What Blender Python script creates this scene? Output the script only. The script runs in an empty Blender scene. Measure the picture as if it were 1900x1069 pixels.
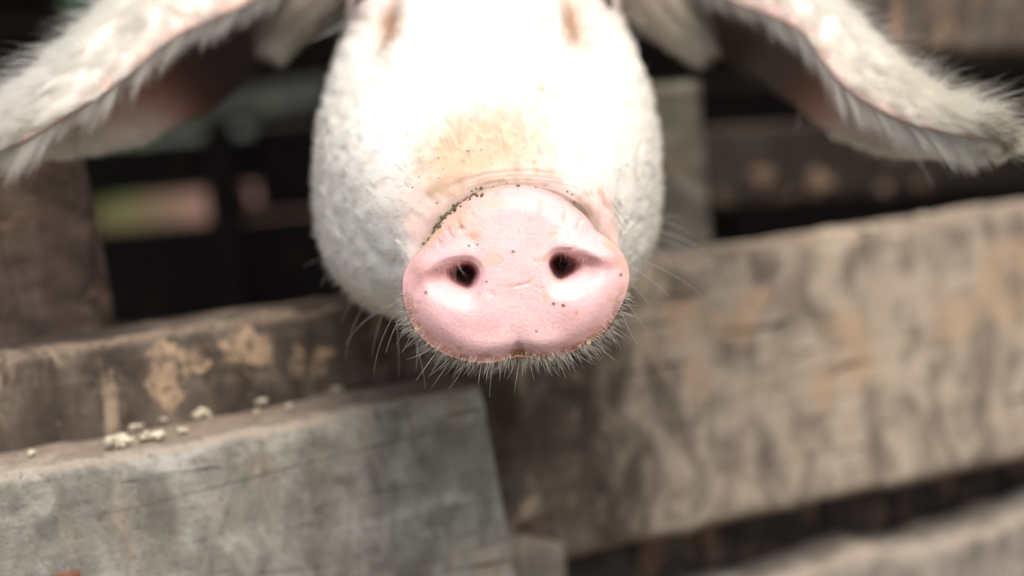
import bpy, math
import numpy as np
from mathutils import Vector, Matrix
rng = np.random.default_rng(7)
sc = bpy.context.scene
R = math.radians

# ------------------------------------------------------------------ camera
CAM_Z = 0.75
PITCH, ROLL = R(5.0), R(5.0)
LENS, SENS, W, H = 50.0, 36.0, 1900.0, 1069.0
FPX = LENS / SENS * W
fwd = Vector((0, math.cos(PITCH), -math.sin(PITCH)))
up0 = Vector((0, math.sin(PITCH), math.cos(PITCH)))
rt0 = Vector((1, 0, 0))
rt = rt0 * math.cos(ROLL) - up0 * math.sin(ROLL)
up = rt0 * math.sin(ROLL) + up0 * math.cos(ROLL)
cam_d = bpy.data.cameras.new('camera')
cam_d.lens, cam_d.sensor_width, cam_d.clip_start, cam_d.clip_end = LENS, SENS, 0.02, 500
cam_d.dof.use_dof = True
cam_d.dof.focus_distance = 0.553
cam_d.dof.aperture_fstop = 3.1
cam = bpy.data.objects.new('camera', cam_d)
cam.matrix_world = Matrix((
    (rt.x, up.x, -fwd.x, 0), (rt.y, up.y, -fwd.y, 0), (rt.z, up.z, -fwd.z, CAM_Z), (0, 0, 0, 1)))
sc.collection.objects.link(cam)
sc.camera = cam
CAM = Vector((0, 0, CAM_Z))

# ------------------------------------------------------------------ light
SUN_EL, SUN_AZ = R(62), R(200)        # sky rotation measured clockwise from +Y
w = bpy.data.worlds.new("World"); sc.world = w; w.use_nodes = True
nt = w.node_tree
bg = nt.nodes['Background']; sky = nt.nodes.new('ShaderNodeTexSky')
sky.sky_type = 'NISHITA'; sky.sun_disc = False
sky.sun_elevation = SUN_EL; sky.sun_rotation = SUN_AZ - math.pi * 0
sky.air_density = 1.0; sky.dust_density = 6.0; sky.ozone_density = 0.6
nt.links.new(sky.outputs[0], bg.inputs[0]); bg.inputs[1].default_value = 0.13
sun_d = bpy.data.lights.new('sun', 'SUN'); sun_d.energy = 1.5; sun_d.angle = R(45)
sun_d.color = (1.0, 1.0, 0.92)
sun = bpy.data.objects.new('sun', sun_d); sc.collection.objects.link(sun)
AZX, AZY = math.sin(R(150)), math.cos(R(150))   # towards the sun: right of and behind the camera
to_sun = Vector((AZX * math.cos(SUN_EL), AZY * math.cos(SUN_EL), math.sin(SUN_EL)))
sky.sun_rotation = R(150)
sun.rotation_euler = to_sun.to_track_quat('Z', 'Y').to_euler()
sc.view_settings.view_transform = 'Standard'; sc.view_settings.look = 'None'
sc.view_settings.exposure = 0.46; sc.view_settings.gamma = 1.0
sc.cycles.use_denoising = True
sc.cycles.max_bounces = 14; sc.cycles.transmission_bounces = 14; sc.cycles.diffuse_bounces = 4; sc.cycles.glossy_bounces = 8; sc.cycles.transparent_max_bounces = 8

# ------------------------------------------------------------------ helpers
RT, UP, FW, C0 = (np.array(v) for v in (rt, up, fwd, CAM))
def P(px, py, d):
    """photo pixel + metres of depth -> world point(s), numpy"""
    px, py, d = (np.asarray(a, float) for a in (px, py, d))
    return (C0 + FW * d[..., None] + RT * ((px - W / 2) / FPX * d)[..., None]
            + UP * ((H / 2 - py) / FPX * d)[..., None])
def to_px(p):
    q = np.asarray(p) - C0
    d = q @ FW
    return W / 2 + (q @ RT) / d * FPX, H / 2 - (q @ UP) / d * FPX, d

def hsh(i, j, k):
    n = (i.astype(np.int64) * 374761393 + j.astype(np.int64) * 668265263 + k.astype(np.int64) * 2147483647)
    n = (n ^ (n >> 13)) * 1274126177
    n = n & 0x7fffffff
    return ((n ^ (n >> 16)) & 0xffff) / 65535.0
def vnoise(p, scale):
    q = np.asarray(p) * scale
    i = np.floor(q).astype(np.int64); f = q - i; f = f * f * (3 - 2 * f)
    o = 0
    for a in (0, 1):
        for b in (0, 1):
            for c in (0, 1):
                wgt = (f[..., 0] if a else 1 - f[..., 0]) * (f[..., 1] if b else 1 - f[..., 1]) * (f[..., 2] if c else 1 - f[..., 2])
                o = o + wgt * hsh(i[..., 0] + a, i[..., 1] + b, i[..., 2] + c)
    return o * 2 - 1
def sstep(a, b, x):
    t = np.clip((x - a) / (b - a), 0, 1)
    return t * t * (3 - 2 * t)
def unit(v):
    return v / np.maximum(np.linalg.norm(v, axis=-1, keepdims=True), 1e-12)

def mesh_obj(name, verts, faces, mat, parent=None, smooth=True, cols=None):
    me = bpy.data.meshes.new(name)
    me.from_pydata([tuple(v) for v in np.asarray(verts).tolist()], [], faces)
    me.update()
    if smooth: me.polygons.foreach_set('use_smooth', [True] * len(me.polygons))
    if cols is not None:
        a = me.color_attributes.new('tint', 'FLOAT_COLOR', 'POINT')
        c = np.ones((len(verts), 4), np.float32); c[:, :3] = cols
        a.data.foreach_set('color', c.ravel())
    if mat: me.materials.append(mat)
    o = bpy.data.objects.new(name, me); sc.collection.objects.link(o)
    if parent: o.parent = parent
    return o
def tag(o, label=None, cat=None, group=None, kind=None):
    if label: o['label'] = label
    if cat: o['category'] = cat
    if group: o['group'] = group
    if kind: o['kind'] = kind
    return o
def empty(name, loc=(0, 0, 0), rz=0):
    o = bpy.data.objects.new(name, None); o.location = loc; o.rotation_euler = (0, 0, rz)
    sc.collection.objects.link(o); return o

class N:
    def __init__(s, name):
        s.m = bpy.data.materials.new(name); s.m.use_nodes = True; s.t = s.m.node_tree
        s.b = s.t.nodes['Principled BSDF']; s.out = s.t.nodes['Material Output']
    def n(s, typ, **kw):
        x = s.t.nodes.new('ShaderNode' + typ)
        for k, v in kw.items(): setattr(x, k, v)
        return x
    def put(s, sock, v):
        if isinstance(v, bpy.types.NodeSocket): s.t.links.new(v, sock)
        elif isinstance(v, (tuple, list)) and len(v) == 3 and sock.type == 'RGBA': sock.default_value = (*v, 1)
        else: sock.default_value = v
    def math(s, op, a, b=0.0, c=0.0, clamp=False):
        x = s.n('Math', operation=op, use_clamp=clamp)
        for i, v in enumerate((a, b, c)): s.put(x.inputs[i], v)
        return x.outputs[0]
    def ramp(s, v, lo, hi):
        x = s.n('MapRange', interpolation_type='SMOOTHSTEP')
        s.put(x.inputs[0], v); s.put(x.inputs[1], lo); s.put(x.inputs[2], hi)
        return x.outputs[0]
    def mix(s, f, a, b, mode='MIX'):
        x = s.n('Mix', data_type='RGBA', blend_type=mode)
        s.put(x.inputs['Factor'], f); s.put(x.inputs[6], a); s.put(x.inputs[7], b)
        return x.outputs[2]
    def coords(s, scale=(1, 1, 1), loc=(0, 0, 0), rot=(0, 0, 0), src=None):
        if src is None: src = s.n('TexCoord').outputs['Object']
        x = s.n('Mapping'); s.put(x.inputs[0], src)
        x.inputs[1].default_value = loc; x.inputs[2].default_value = rot; x.inputs[3].default_value = scale
        return x.outputs[0]
    def noise(s, co, scale, detail=4, rough=0.55, dist=0.0):
        x = s.n('TexNoise'); s.put(x.inputs['Vector'], co)
        x.inputs['Scale'].default_value = scale; x.inputs['Detail'].default_value = detail
        x.inputs['Roughness'].default_value = rough; x.inputs['Distortion'].default_value = dist
        return x.outputs['Fac']
    def bump(s, h, strength=.5, dist=.002):
        x = s.n('Bump'); s.put(x.inputs['Height'], h); x.inputs['Strength'].default_value = strength
        x.inputs['Distance'].default_value = dist
        s.t.links.new(x.outputs[0], s.b.inputs['Normal']); return x

# ------------------------------------------------------------------ materials
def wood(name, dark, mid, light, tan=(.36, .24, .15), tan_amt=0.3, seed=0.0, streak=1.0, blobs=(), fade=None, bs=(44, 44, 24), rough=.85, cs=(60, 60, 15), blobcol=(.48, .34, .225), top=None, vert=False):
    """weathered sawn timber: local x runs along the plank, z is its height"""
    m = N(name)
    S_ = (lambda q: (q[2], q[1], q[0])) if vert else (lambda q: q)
    oc = m.coords(loc=(seed, seed * .7, seed * 1.3))
    big = m.noise(oc, 9, 3, .6)
    cross = m.noise(m.coords(S_(cs), (seed, 0, 0), rot=(0, .2, 0)), 1.0, 5, .6, .5)   # saw marks across the grain
    grain = m.noise(m.coords(S_((9, 70, 70)), (seed * 2, 0, 0)), 1.0, 5, .6)
    fine = m.noise(oc, 240, 5, .7)
    blot = m.noise(m.coords(S_(bs), (0, seed, 1)), 1.0, 6, .62, .6)
    f1 = m.ramp(m.math('ADD', m.math('MULTIPLY', cross, .55 * streak), m.math('MULTIPLY', blot, 1 - .55 * streak)), .34, .66)
    c = m.mix(f1, dark, mid)
    f2 = m.ramp(m.math('ADD', m.math('MULTIPLY', blot, .5), m.math('MULTIPLY', grain, .5)), .5, .68)
    c = m.mix(f2, c, light)
    if fade:
        sx = m.n('SeparateXYZ'); m.put(sx.inputs[0], m.n('TexCoord').outputs['Object'])
        k = m.ramp(m.math('ADD', sx.outputs[0], m.math('MULTIPLY', m.math('SUBTRACT', blot, .5), .12)), fade[0], fade[1])
        c = m.mix(m.math('MULTIPLY', k, fade[2]), c, m.mix(m.ramp(m.math('ADD', m.math('MULTIPLY', f1, .6), m.math('MULTIPLY', big, .4)), .15, .75), fade[3], fade[4]))
    tn = m.noise(m.coords(S_((48, 48, 24)), (seed * 3, 2, 5)), 1.0, 7, .65, .4)
    c = m.mix(m.math('MULTIPLY', m.ramp(m.math('ADD', m.math('MULTIPLY', tn, .7), m.math('MULTIPLY', big, .3)), .6 - .22 * tan_amt, .68 - .15 * tan_amt), .8), c, tan)
    if blobs:
        src = m.n('TexCoord').outputs['Object']
        nz = m.n('TexNoise'); m.put(nz.inputs['Vector'], src); nz.inputs['Scale'].default_value = 70; nz.inputs['Detail'].default_value = 5
        off = m.n('VectorMath', operation='MULTIPLY_ADD'); m.put(off.inputs[0], nz.outputs['Color'])
        off.inputs[1].default_value = (.03, .03, .03); m.put(off.inputs[2], src)
        acc = None
        for (s_, z_, rs, rz) in blobs:
            v = m.n('VectorMath', operation='SUBTRACT'); m.put(v.inputs[0], off.outputs[0]); v.inputs[1].default_value = (s_ + .015, .015, z_ + .015)
            v2 = m.n('VectorMath', operation='MULTIPLY'); m.put(v2.inputs[0], v.outputs[0]); v2.inputs[1].default_value = (1 / rs, 0, 1 / rz)
            ln = m.n('VectorMath', operation='LENGTH'); m.put(ln.inputs[0], v2.outputs[0])
            k = m.ramp(ln.outputs['Value'], 1.15, .75)
            acc = k if acc is None else m.math('MAXIMUM', acc, k)
        c = m.mix(m.math('MULTIPLY', acc, m.ramp(m.math('ADD', m.math('MULTIPLY', fine, .5), m.math('MULTIPLY', tn, .5)), .40, .56)), c, blobcol)
    vcol = m.n('VertexColor', layer_name='tint')
    wr_ = m.n('SeparateColor'); m.put(wr_.inputs[0], vcol.outputs[0])
    if top: c = m.mix(m.math('MULTIPLY', m.math('SUBTRACT', 1.0, wr_.outputs[1]), .85), c, m.mix(m.math('MULTIPLY', m.ramp(m.math('ADD', m.math('MULTIPLY', tn, .6), m.math('MULTIPLY', fine, .4)), .52, .60), .6), m.mix(f1, tuple(v * .75 for v in top), top), (.45, .40, .30)))
    c = m.mix(m.math('MULTIPLY', m.ramp(m.math('SUBTRACT', 1.0, wr_.outputs[0]), .25, .9), m.ramp(fine, .3, .55)), c, m.mix(.5, mid, (.36, .26, .18)))
    c = m.mix(m.ramp(fine, .62, .75), c, m.mix(.45, c, (.55, .5, .44)))
    c = m.mix(m.ramp(fine, .42, .28), c, m.mix(.6, c, (.02, .017, .015)))
    lg = m.noise(m.coords(S_((2.2, 34, 34)), (seed, 3, 0)), 1.0, 3, .55)
    ck = m.ramp(m.math('ABSOLUTE', m.math('SUBTRACT', lg, .5)), .007, .002)
    c = m.mix(m.math('MULTIPLY', m.math('MULTIPLY', ck, m.ramp(big, .4, .55)), .75), c, (.02, .016, .013))
    m.put(m.b.inputs['Base Color'], c)
    m.b.inputs['Roughness'].default_value = rough
    m.b.inputs['Specular IOR Level'].default_value = .35
    h = m.math('ADD', m.math('ADD', m.math('MULTIPLY', grain, .45), m.math('MULTIPLY', fine, .5)), m.math('MULTIPLY', blot, .35))
    m.bump(h, .7, .0025)
    return m.m

def plain(name, col, rough=.8, nscale=20, amt=.35, bump=.3):
    m = N(name); oc = m.coords()
    a = m.noise(oc, nscale, 6, .65)
    dk = tuple(v * (1 - amt) for v in col); lt = tuple(min(1, v * (1 + amt)) for v in col)
    m.put(m.b.inputs['Base Color'], m.mix(m.ramp(a, .3, .7), dk, lt))
    m.b.inputs['Roughness'].default_value = rough
    m.bump(a, bump, .004)
    return m.m

# ------------------------------------------------------------------ fence frame
FA = math.atan(.5)
e_dir = Vector((math.cos(FA), math.sin(FA), 0)); n_dir = Vector((-math.sin(FA), math.cos(FA), 0))
FO = Vector((0, 0.765, 0))
def fp(px, py, off=0.0):
    """photo pixel -> (s, z) on the upright plane `off` metres behind the main plank's face"""
    d = fwd + rt * ((px - W / 2) / FPX) + up * ((H / 2 - py) / FPX)
    o = FO + n_dir * off
    t = (o - CAM).dot(n_dir) / d.dot(n_dir)
    p = CAM + d * t
    q = p - FO
    return q.dot(e_dir), p.z

def plank(name, tl, tr, br, bl, off, thick, mat, parent, rad=.0028, wob=.0009, seed=0, nseg=120, chip=0.0):
    """tl, tr, br, bl: (s, z) corners of the face; section swept along the length with worn edges"""
    tl, tr, br, bl = (np.array(v, float) for v in (tl, tr, br, bl))
    prof = []
    K = 4
    nside = 22
    for i in range(nside): prof.append((0, i / (nside - 1)))       # front face, bottom -> top
    for i in range(1, 8): prof.append((i / 8, 1))
    for i in range(nside): prof.append((1, 1 - i / (nside - 1)))
    for i in range(1, 8): prof.append((1 - i / 8, 0))
    prof = np.array(prof); M = len(prof)
    u = np.linspace(0, 1, nseg)
    bot = bl + (br - bl) * u[:, None]; top = tl + (tr - tl) * u[:, None]
    V = np.zeros((nseg, M, 3))
    a, b = prof[:, 0], prof[:, 1]
    S = bot[:, None, 0] + (top - bot)[:, None, 0] * b
    Z = bot[:, None, 1] + (top - bot)[:, None, 1] * b
    Y = off + thick * a[None, :] + 0 * S
    hgt = (top - bot)[:, None, 1]
    # rounded edges
    dz = np.minimum(b, 1 - b)[None, :] * hgt; dy = np.minimum(a, 1 - a)[None, :] * thick
    q = np.stack([S, Y, Z], -1) + seed
    ero = rad * (1 + .8 * vnoise(q * [1, 0, 0] + [0, 0, seed], 40) + .6 * vnoise(q * [1, 0, 0], 130))
    ez = np.clip(1 - dz / (rad * 2), 0, 1) ** 2; ey = np.clip(1 - dy / (rad * 2), 0, 1) ** 2
    corner = ez * ey
    Y = Y + np.where(a < .5, 1, -1)[None, :] * corner * ero * .6
    Z = Z - np.where(b > .5, 1, -1)[None, :] * corner * ero * .6
    edge = np.where(b > .5, 1, -1)[None, :] * (vnoise(q * [1, 0, 0] + [0, 7, seed * 2], 18) * 1.3 + vnoise(q * [1, 0, 0] + [3, 7, 0], 70) * .6) * wob
    Z = Z + edge * np.abs(b * 2 - 1)[None, :] ** 3
    Y = Y + (vnoise(q * [1, .3, 1], 14) * wob * .6 + vnoise(q * [.4, .3, 1.6], 90) * wob * .3)
    V[..., 0], V[..., 1], V[..., 2] = S, Y, Z
    verts = V.reshape(-1, 3).tolist()
    faces = []
    for i in range(nseg - 1):
        for j in range(M):
            k = (j + 1) % M
            faces.append((i * M + j, (i + 1) * M + j, (i + 1) * M + k, i * M + k))
    for i, rev in ((0, False), (nseg - 1, True)):
        c = V[i].mean(0); ci = len(verts); verts.append(c.tolist())
        for j in range(M):
            k = (j + 1) % M
            faces.append((i * M + k, ci, i * M + j) if rev else (i * M + j, ci, i * M + k))
    wear = np.clip(1 - dz / .005, 0, 1) * np.clip(1 - dy / .005, 0, 1)
    cc = np.ones((len(verts), 3)); cc[:nseg * M, 0] = 1 - np.clip(wear, 0, 1).ravel()
    cc[:nseg * M, 1] = 1 - (np.broadcast_to(((b > .97) & (a > .02))[None, :], (nseg, M)).ravel())
    o = mesh_obj(name, verts, faces, mat, parent, cols=cc)
    return o

def post(name, s0, s1, z0, z1, off, thick, mat, parent, lean=0.0, taper=0.0, seed=0):
    """upright timber: s0..s1 wide; swept upwards, leaning by `lean` metres per metre"""
    nseg, ns = 90, 16
    prof = []
    for i in range(ns): prof.append((i / (ns - 1), 0))
    for i in range(1, 8): prof.append((1, i / 8))
    for i in range(ns): prof.append((1 - i / (ns - 1), 1))
    for i in range(1, 8): prof.append((0, 1 - i / 8))
    prof = np.array(prof); M = len(prof); a, b = prof[:, 0], prof[:, 1]
    z = np.linspace(z0, z1, nseg)[:, None]
    w_ = (s1 - s0) * (1 - taper * (z - z0) / (z1 - z0))
    mid = (s0 + s1) / 2 + lean * (z - z0)
    S = mid + (a - .5)[None, :] * w_
    Y = off + thick * b[None, :] + 0 * S
    rad = .006
    da = np.minimum(a, 1 - a)[None, :] * w_; db = np.minimum(b, 1 - b)[None, :] * thick
    corner = np.clip(1 - da / .014, 0, 1) * np.clip(1 - db / .014, 0, 1)
    S = S - np.sign(a - .5)[None, :] * corner * rad; Y = Y - np.sign(b - .5)[None, :] * corner * rad
    q = np.stack([S, Y, z + 0 * S], -1) + seed
    S = S + vnoise(q * [1, 1, .6], 16) * .0035; Y = Y + vnoise(q * [1, 1, .6] + 5, 16) * .0025
    V = np.stack([S, Y, z + 0 * S], -1)
    verts = V.reshape(-1, 3).tolist(); faces = []
    for i in range(nseg - 1):
        for j in range(M):
            k = (j + 1) % M
            faces.append((i * M + j, i * M + k, (i + 1) * M + k, (i + 1) * M + j))
    for i, rev in ((0, True), (nseg - 1, False)):
        c = V[i].mean(0); ci = len(verts); verts.append(c.tolist())
        for j in range(M):
            k = (j + 1) % M
            faces.append((i * M + k, i * M + j, ci) if rev else (i * M + j, i * M + k, ci))
    return mesh_obj(name, verts, faces, mat, parent, cols=np.ones((len(verts), 3)))

# ------------------------------------------------------------------ ground and surroundings
m = N('trodden_earth')
oc = m.coords()
a = m.noise(oc, 2.5, 6, .6); b = m.noise(oc, .5, 4, .6)
c = m.mix(m.ramp(a, .35, .65), (.05, .035, .025), (.13, .09, .06))
c = m.mix(m.ramp(b, .52, .6), c, (.05, .075, .025))
m.put(m.b.inputs['Base Color'], c); m.b.inputs['Roughness'].default_value = .95; m.bump(a, .6, .03)
g = 40
xs = np.concatenate([np.linspace(-120, -6, 14), np.linspace(-5, 5, 41), np.linspace(6, 120, 14)])
ys = xs + 3
gv = [(x, y, 0.02 * float(math.sin(x * 2.1 + y) * math.cos(y * 1.7))) for y in ys for x in xs]
nx = len(xs)
gf = [(j * nx + i, j * nx + i + 1, (j + 1) * nx + i + 1, (j + 1) * nx + i) for j in range(nx - 1) for i in range(nx - 1)]
tag(mesh_obj('ground', gv, gf, m.m), kind='structure')

# red earth bank beyond the pen
m = N('red_soil')
oc = m.coords(); a = m.noise(oc, 3, 6, .6); b = m.noise(oc, .9, 4, .6)
sep = m.n('SeparateXYZ'); m.put(sep.inputs[0], m.n('TexCoord').outputs['Object'])
grass = m.ramp(m.math('ADD', m.math('MULTIPLY', sep.outputs[0], -.9), m.math('MULTIPLY', b, 1.2)), 2.05, 2.45)
c = m.mix(m.ramp(a, .3, .7), (.08, .04, .03), (.15, .08, .06))
c = m.mix(grass, c, (.055, .048, .012))
m.put(m.b.inputs['Base Color'], c); m.b.inputs['Roughness'].default_value = .95
u = np.linspace(-6, 6, 61); v = np.linspace(0, 1, 12)
bv = []
for vv in v:
    for uu in u:
        h = .98 * math.sin(vv * math.pi / 2) * (1 + .08 * math.sin(uu * 2.3) + .05 * math.sin(uu * 5.1))
        bv.append((uu, 6.2 + 2.2 * vv + .15 * math.sin(uu * 3), h - .03))
bf = [(j * 61 + i, j * 61 + i + 1, (j + 1) * 61 + i + 1, (j + 1) * 61 + i) for j in range(11) for i in range(60)]
tag(mesh_obj('earth_bank', bv, bf, m.m), kind='structure')

# ------------------------------------------------------------------ front fence
GREY = wood('grey_weathered_wood', (.175, .16, .135), (.35, .335, .295), (.50, .485, .44), tan=(.42, .34, .26), tan_amt=.3, seed=1.7, bs=(62, 62, 40), streak=.6, cs=(85, 85, 38), top=(.26, .195, .15))
def blob(px, py, rx, ry):
    s, z = fp(px, py); s2, _ = fp(px + rx, py); _, z2 = fp(px, py + ry)
    return (s, z, abs(s2 - s), abs(z - z2))
MAIN = wood('brown_stained_wood', (.050, .037, .029), (.120, .092, .071), (.20, .162, .132), tan=(.46, .35, .25), tan_amt=.22, seed=4.1, streak=.38, fade=(fp(1080, 600)[0], fp(1290, 600)[0], .97, (.18, .145, .115), (.48, .40, .315)),
            blobs=[blob(310, 655, 28, 30), blob(305, 715, 30, 45), blob(360, 665, 26, 26), blob(455, 655, 52, 42), blob(575, 668, 38, 35),
                   blob(1580, 650, 38, 85), blob(1530, 720, 28, 40), blob(1870, 520, 60, 90), blob(1770, 590, 50, 45), blob(1560, 610, 40, 40), blob(1270, 600, 40, 60), blob(1360, 610, 45, 40), blob(1290, 700, 30, 45), blob(1400, 560, 35, 30)])
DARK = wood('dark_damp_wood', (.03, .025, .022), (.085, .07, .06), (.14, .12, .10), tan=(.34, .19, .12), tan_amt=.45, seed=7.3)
PALE = wood('pale_bleached_wood', (.16, .14, .12), (.36, .31, .26), (.50, .46, .41), tan=(.52, .40, .30), tan_amt=.4, seed=9.9)
POSTW = wood('post_wood', (.040, .026, .020), (.135, .092, .070), (.18, .14, .115), tan=(.25, .15, .105), tan_amt=.3, seed=12.2, streak=.1, vert=True)
LICHEN = wood('lichened_post_wood', (.07, .062, .048), (.155, .14, .11), (.24, .225, .185), tan=(.2, .15, .1), tan_amt=.2, seed=3.3, vert=True)

fence = empty('wooden_fence', FO, FA)
tag(fence, 'weathered timber fence of thick sawn planks that the pig rests its chin over', 'fence')
def L(px, py, off, s):       # z on the horizontal line through the pixel, at length s
    return fp(px, py, off)[1]
# long plank: face top edge through (1330,462), bottom through (1500,955)
zt = fp(1330, 462)[1]; zt_l = fp(300, 616)[1]; zb = fp(1500, 948)[1]; zb_r = fp(1900, 857)[1]
s0, s1 = fp(-900, 600)[0], fp(1900, 600)[0] + .45
sl = fp(300, 616)[0]; sr = fp(1330, 462)[0]
def lin(s, sa, za, sb, zb_): return za + (zb_ - za) * (s - sa) / (sb - sa)
sa, za = fp(100, 640); sb, zb1 = fp(1450, 448)
t0, t1 = lin(s0, sa, za, sb, zb1), lin(s1, sa, za, sb, zb1)
sc_, zc = fp(1060, 1040); sd, zd = fp(1850, 866)
b0, b1 = lin(s0, sc_, zc, sd, zd), lin(s1, sc_, zc, sd, zd)
tag(plank('plank', (s0, t0), (s1, t1), (s1, b1), (s0, b0), 0, .055, MAIN, fence, seed=3, nseg=260, wob=.0010), 'long brown plank with tan mud patches, right under the chin')
TOPZ = (sa, za, sb, zb1)
# grey plank nailed on the front, left
GO = -.060
ga, gza = fp(190, 843, GO); gb, gzb = fp(700, 750, GO)
g0 = fp(-1200, 700, GO)[0]
gr_t, gr_tz = fp(893, 728, GO); gr_b, gr_bz = fp(990, 1230, GO)
gt0 = lin(g0, ga, gza, gb, gzb); gt1 = lin(gr_t, ga, gza, gb, gzb)
tag(plank('plank', (g0, gt0), (gr_t, gt1), (gr_b, gr_bz), (g0, gr_bz + .0), GO, .0585, GREY, fence, seed=11, nseg=200, wob=.001), 'grey plank nailed to the front, its top a ledge strewn with crumbs')
# short cleat below the join
c1 = fp(938, 985, -.012); c2 = fp(1058, 1012, -.012); c3 = fp(1066, 1420, -.012); c4 = fp(985, 1420, -.012)
tag(plank('cleat', c1, c2, c3, c4, -.006, .0055, wood('batten_wood', (.11, .095, .08), (.24, .21, .175), (.36, .33, .285), tan=(.36, .28, .2), tan_amt=.3, seed=17, vert=True), fence, seed=21, nseg=20, rad=.003), 'short grey upright batten below the plank join')
# dark plank set back under the long one
DO = .05
d1 = fp(960, 1030, DO); d2 = fp(1900, 838, DO); d3 = fp(1900, 925, DO); d4 = fp(1300, 1100, DO)
def ext(pa, pb, s): return (s, lin(s, pa[0], pa[1], pb[0], pb[1]))
da, db = .02 + s0, s1 - .02
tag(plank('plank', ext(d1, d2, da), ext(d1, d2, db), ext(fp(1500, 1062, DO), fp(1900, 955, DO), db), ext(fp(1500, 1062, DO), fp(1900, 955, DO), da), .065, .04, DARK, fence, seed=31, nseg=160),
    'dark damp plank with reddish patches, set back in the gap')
p1, p2 = fp(1560, 1046), fp(1900, 952)
tag(plank('plank', ext(p1, p2, fp(1290, 1060)[0]), ext(p1, p2, s1 - .01), (s1 - .01, p2[1] - .17), (fp(1290, 1060)[0], p2[1] - .17), .0, .05, PALE, fence, seed=41, nseg=100, wob=.004),
    'pale bleached lowest plank')
# lower planks down to the ground, out of the picture
tag(plank('plank', (s0, .24), (s1, .26), (s1, .08), (s0, .07), .0, .05, GREY, fence, seed=51, nseg=60))
# posts behind the planks
pl, _ = fp(215, 575, .057); pl2, _ = fp(165, 320, .057)
plz, plz2 = fp(215, 575, .057)[1], fp(165, 320, .057)[1]
lean = (pl2 - pl) / (plz2 - plz)
wpost = .13
sbase = pl - lean * plz
tag(post('post', sbase - wpost, sbase, 0, fp(120, 175, .057)[1], .057, .11, POSTW, fence, lean=lean, seed=5), 'brown cracked corner post at left')
s_r1 = fp(1342, 300, .10)[0]
tag(post('post', s_r1 - .085, s_r1, 0, fp(1270, 150, .10)[1], .107, .09, LICHEN, fence, lean=0.0, seed=8), 'pale lichened post behind the head')
post('post', s1 - .12, s1 - .02, 0, 1.35, .107, .1, POSTW, fence, seed=18)
# top rail, right
r1, r2 = fp(1560, 92, .02), fp(1900, 84, .02)
rs0 = fp(1500, 60, .02)[0]
tag(plank('rail', (rs0, r1[1] + .1), (s1 - .01, r2[1] + .1), ext(r1, r2, s1 - .01), ext(r1, r2, rs0), .06, .045, wood('rail_wood', (.055, .042, .035), (.13, .105, .085), (.2, .17, .14), tan=(.34, .21, .13), tan_amt=.4, seed=14.4), fence, seed=61, nseg=80),
    'brown top rail at upper right')
# crack in the left post: a long dark split modelled as a groove strip would be hidden; nails in the planks
NAIL = plain('rusty_iron', (.16, .055, .03), .7, 300, .4)
def nail(px, py, off, r=.0035):
    s, z = fp(px, py, off); vs, fs = [], []
    for k, (rr, yy) in enumerate(((0, -.0022), (r * .8, -.002), (r, -.0008), (r * .98, .002))):
        for i in range(14):
            t = i / 14 * 2 * math.pi; vs.append((s + rr * math.cos(t), off + yy, z + rr * math.sin(t)))
    for k in range(3):
        for i in range(14): fs.append((k * 14 + i, k * 14 + (i + 1) % 14, (k + 1) * 14 + (i + 1) % 14, (k + 1) * 14 + i))
    mesh_obj('nail', vs, fs, NAIL, fence)
# rusty strap peeking up at the bottom edge
s_a, z_a = fp(95, 1066, GO - .002); s_b, _ = fp(147, 1060, GO - .002)
tag(plank('strap', (s_a, z_a), (s_b, z_a), (s_b, z_a - .05), (s_a, z_a - .05), GO - .004, .003, NAIL, fence, rad=.001, wob=.0003, nseg=10), 'rusty iron strap')

# ------------------------------------------------------------------ pen behind: far fence, roof
PEN_Y = 2.15
def pp(px, py, y):
    d = fwd + rt * ((px - W / 2) / FPX) + up * ((H / 2 - py) / FPX)
    t = y / d.y; p = CAM + d * t
    return p.x, p.z
back = empty('back_fence', (0, 0, 0))
tag(back, 'dark plank fence at the far side of the pen with gaps showing daylight', 'fence')
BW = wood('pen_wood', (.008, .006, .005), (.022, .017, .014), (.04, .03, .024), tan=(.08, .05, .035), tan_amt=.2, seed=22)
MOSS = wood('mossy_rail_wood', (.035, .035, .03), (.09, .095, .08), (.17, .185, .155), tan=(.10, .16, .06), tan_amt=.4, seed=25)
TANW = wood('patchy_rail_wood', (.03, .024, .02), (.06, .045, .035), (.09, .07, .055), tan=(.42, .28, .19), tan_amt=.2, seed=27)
def bplank(name, xa, xb, zlo, zhi, y, thick, mat, seed, zshift=0.0, label=None):
    o = plank(name, (xa, zhi), (xb, zhi + zshift), (xb, zlo + zshift), (xa, zlo), y, thick, mat, back, seed=seed, nseg=50)
    if label: o['label'] = label
XL, XR = -1.5, 1.9
zg_top = pp(300, 357, PEN_Y)[1]; zg_bot = pp(300, 420, PEN_Y)[1]
xg0, xg1 = pp(120, 390, PEN_Y)[0], pp(425, 390, PEN_Y)[0]
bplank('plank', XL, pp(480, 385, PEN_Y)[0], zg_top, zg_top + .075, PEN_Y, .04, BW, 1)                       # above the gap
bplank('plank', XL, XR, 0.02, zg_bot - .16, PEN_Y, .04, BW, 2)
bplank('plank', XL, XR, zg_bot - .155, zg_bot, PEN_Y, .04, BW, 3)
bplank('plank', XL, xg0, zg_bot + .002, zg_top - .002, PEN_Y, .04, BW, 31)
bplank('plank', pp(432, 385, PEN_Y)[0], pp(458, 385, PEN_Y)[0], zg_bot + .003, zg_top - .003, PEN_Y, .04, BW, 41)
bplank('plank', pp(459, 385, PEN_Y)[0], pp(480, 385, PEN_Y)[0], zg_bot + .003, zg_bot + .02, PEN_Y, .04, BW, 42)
bplank('plank', pp(481, 385, PEN_Y)[0], XR, zg_bot + .003, zg_top + .09, PEN_Y, .04, BW, 4)
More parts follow.
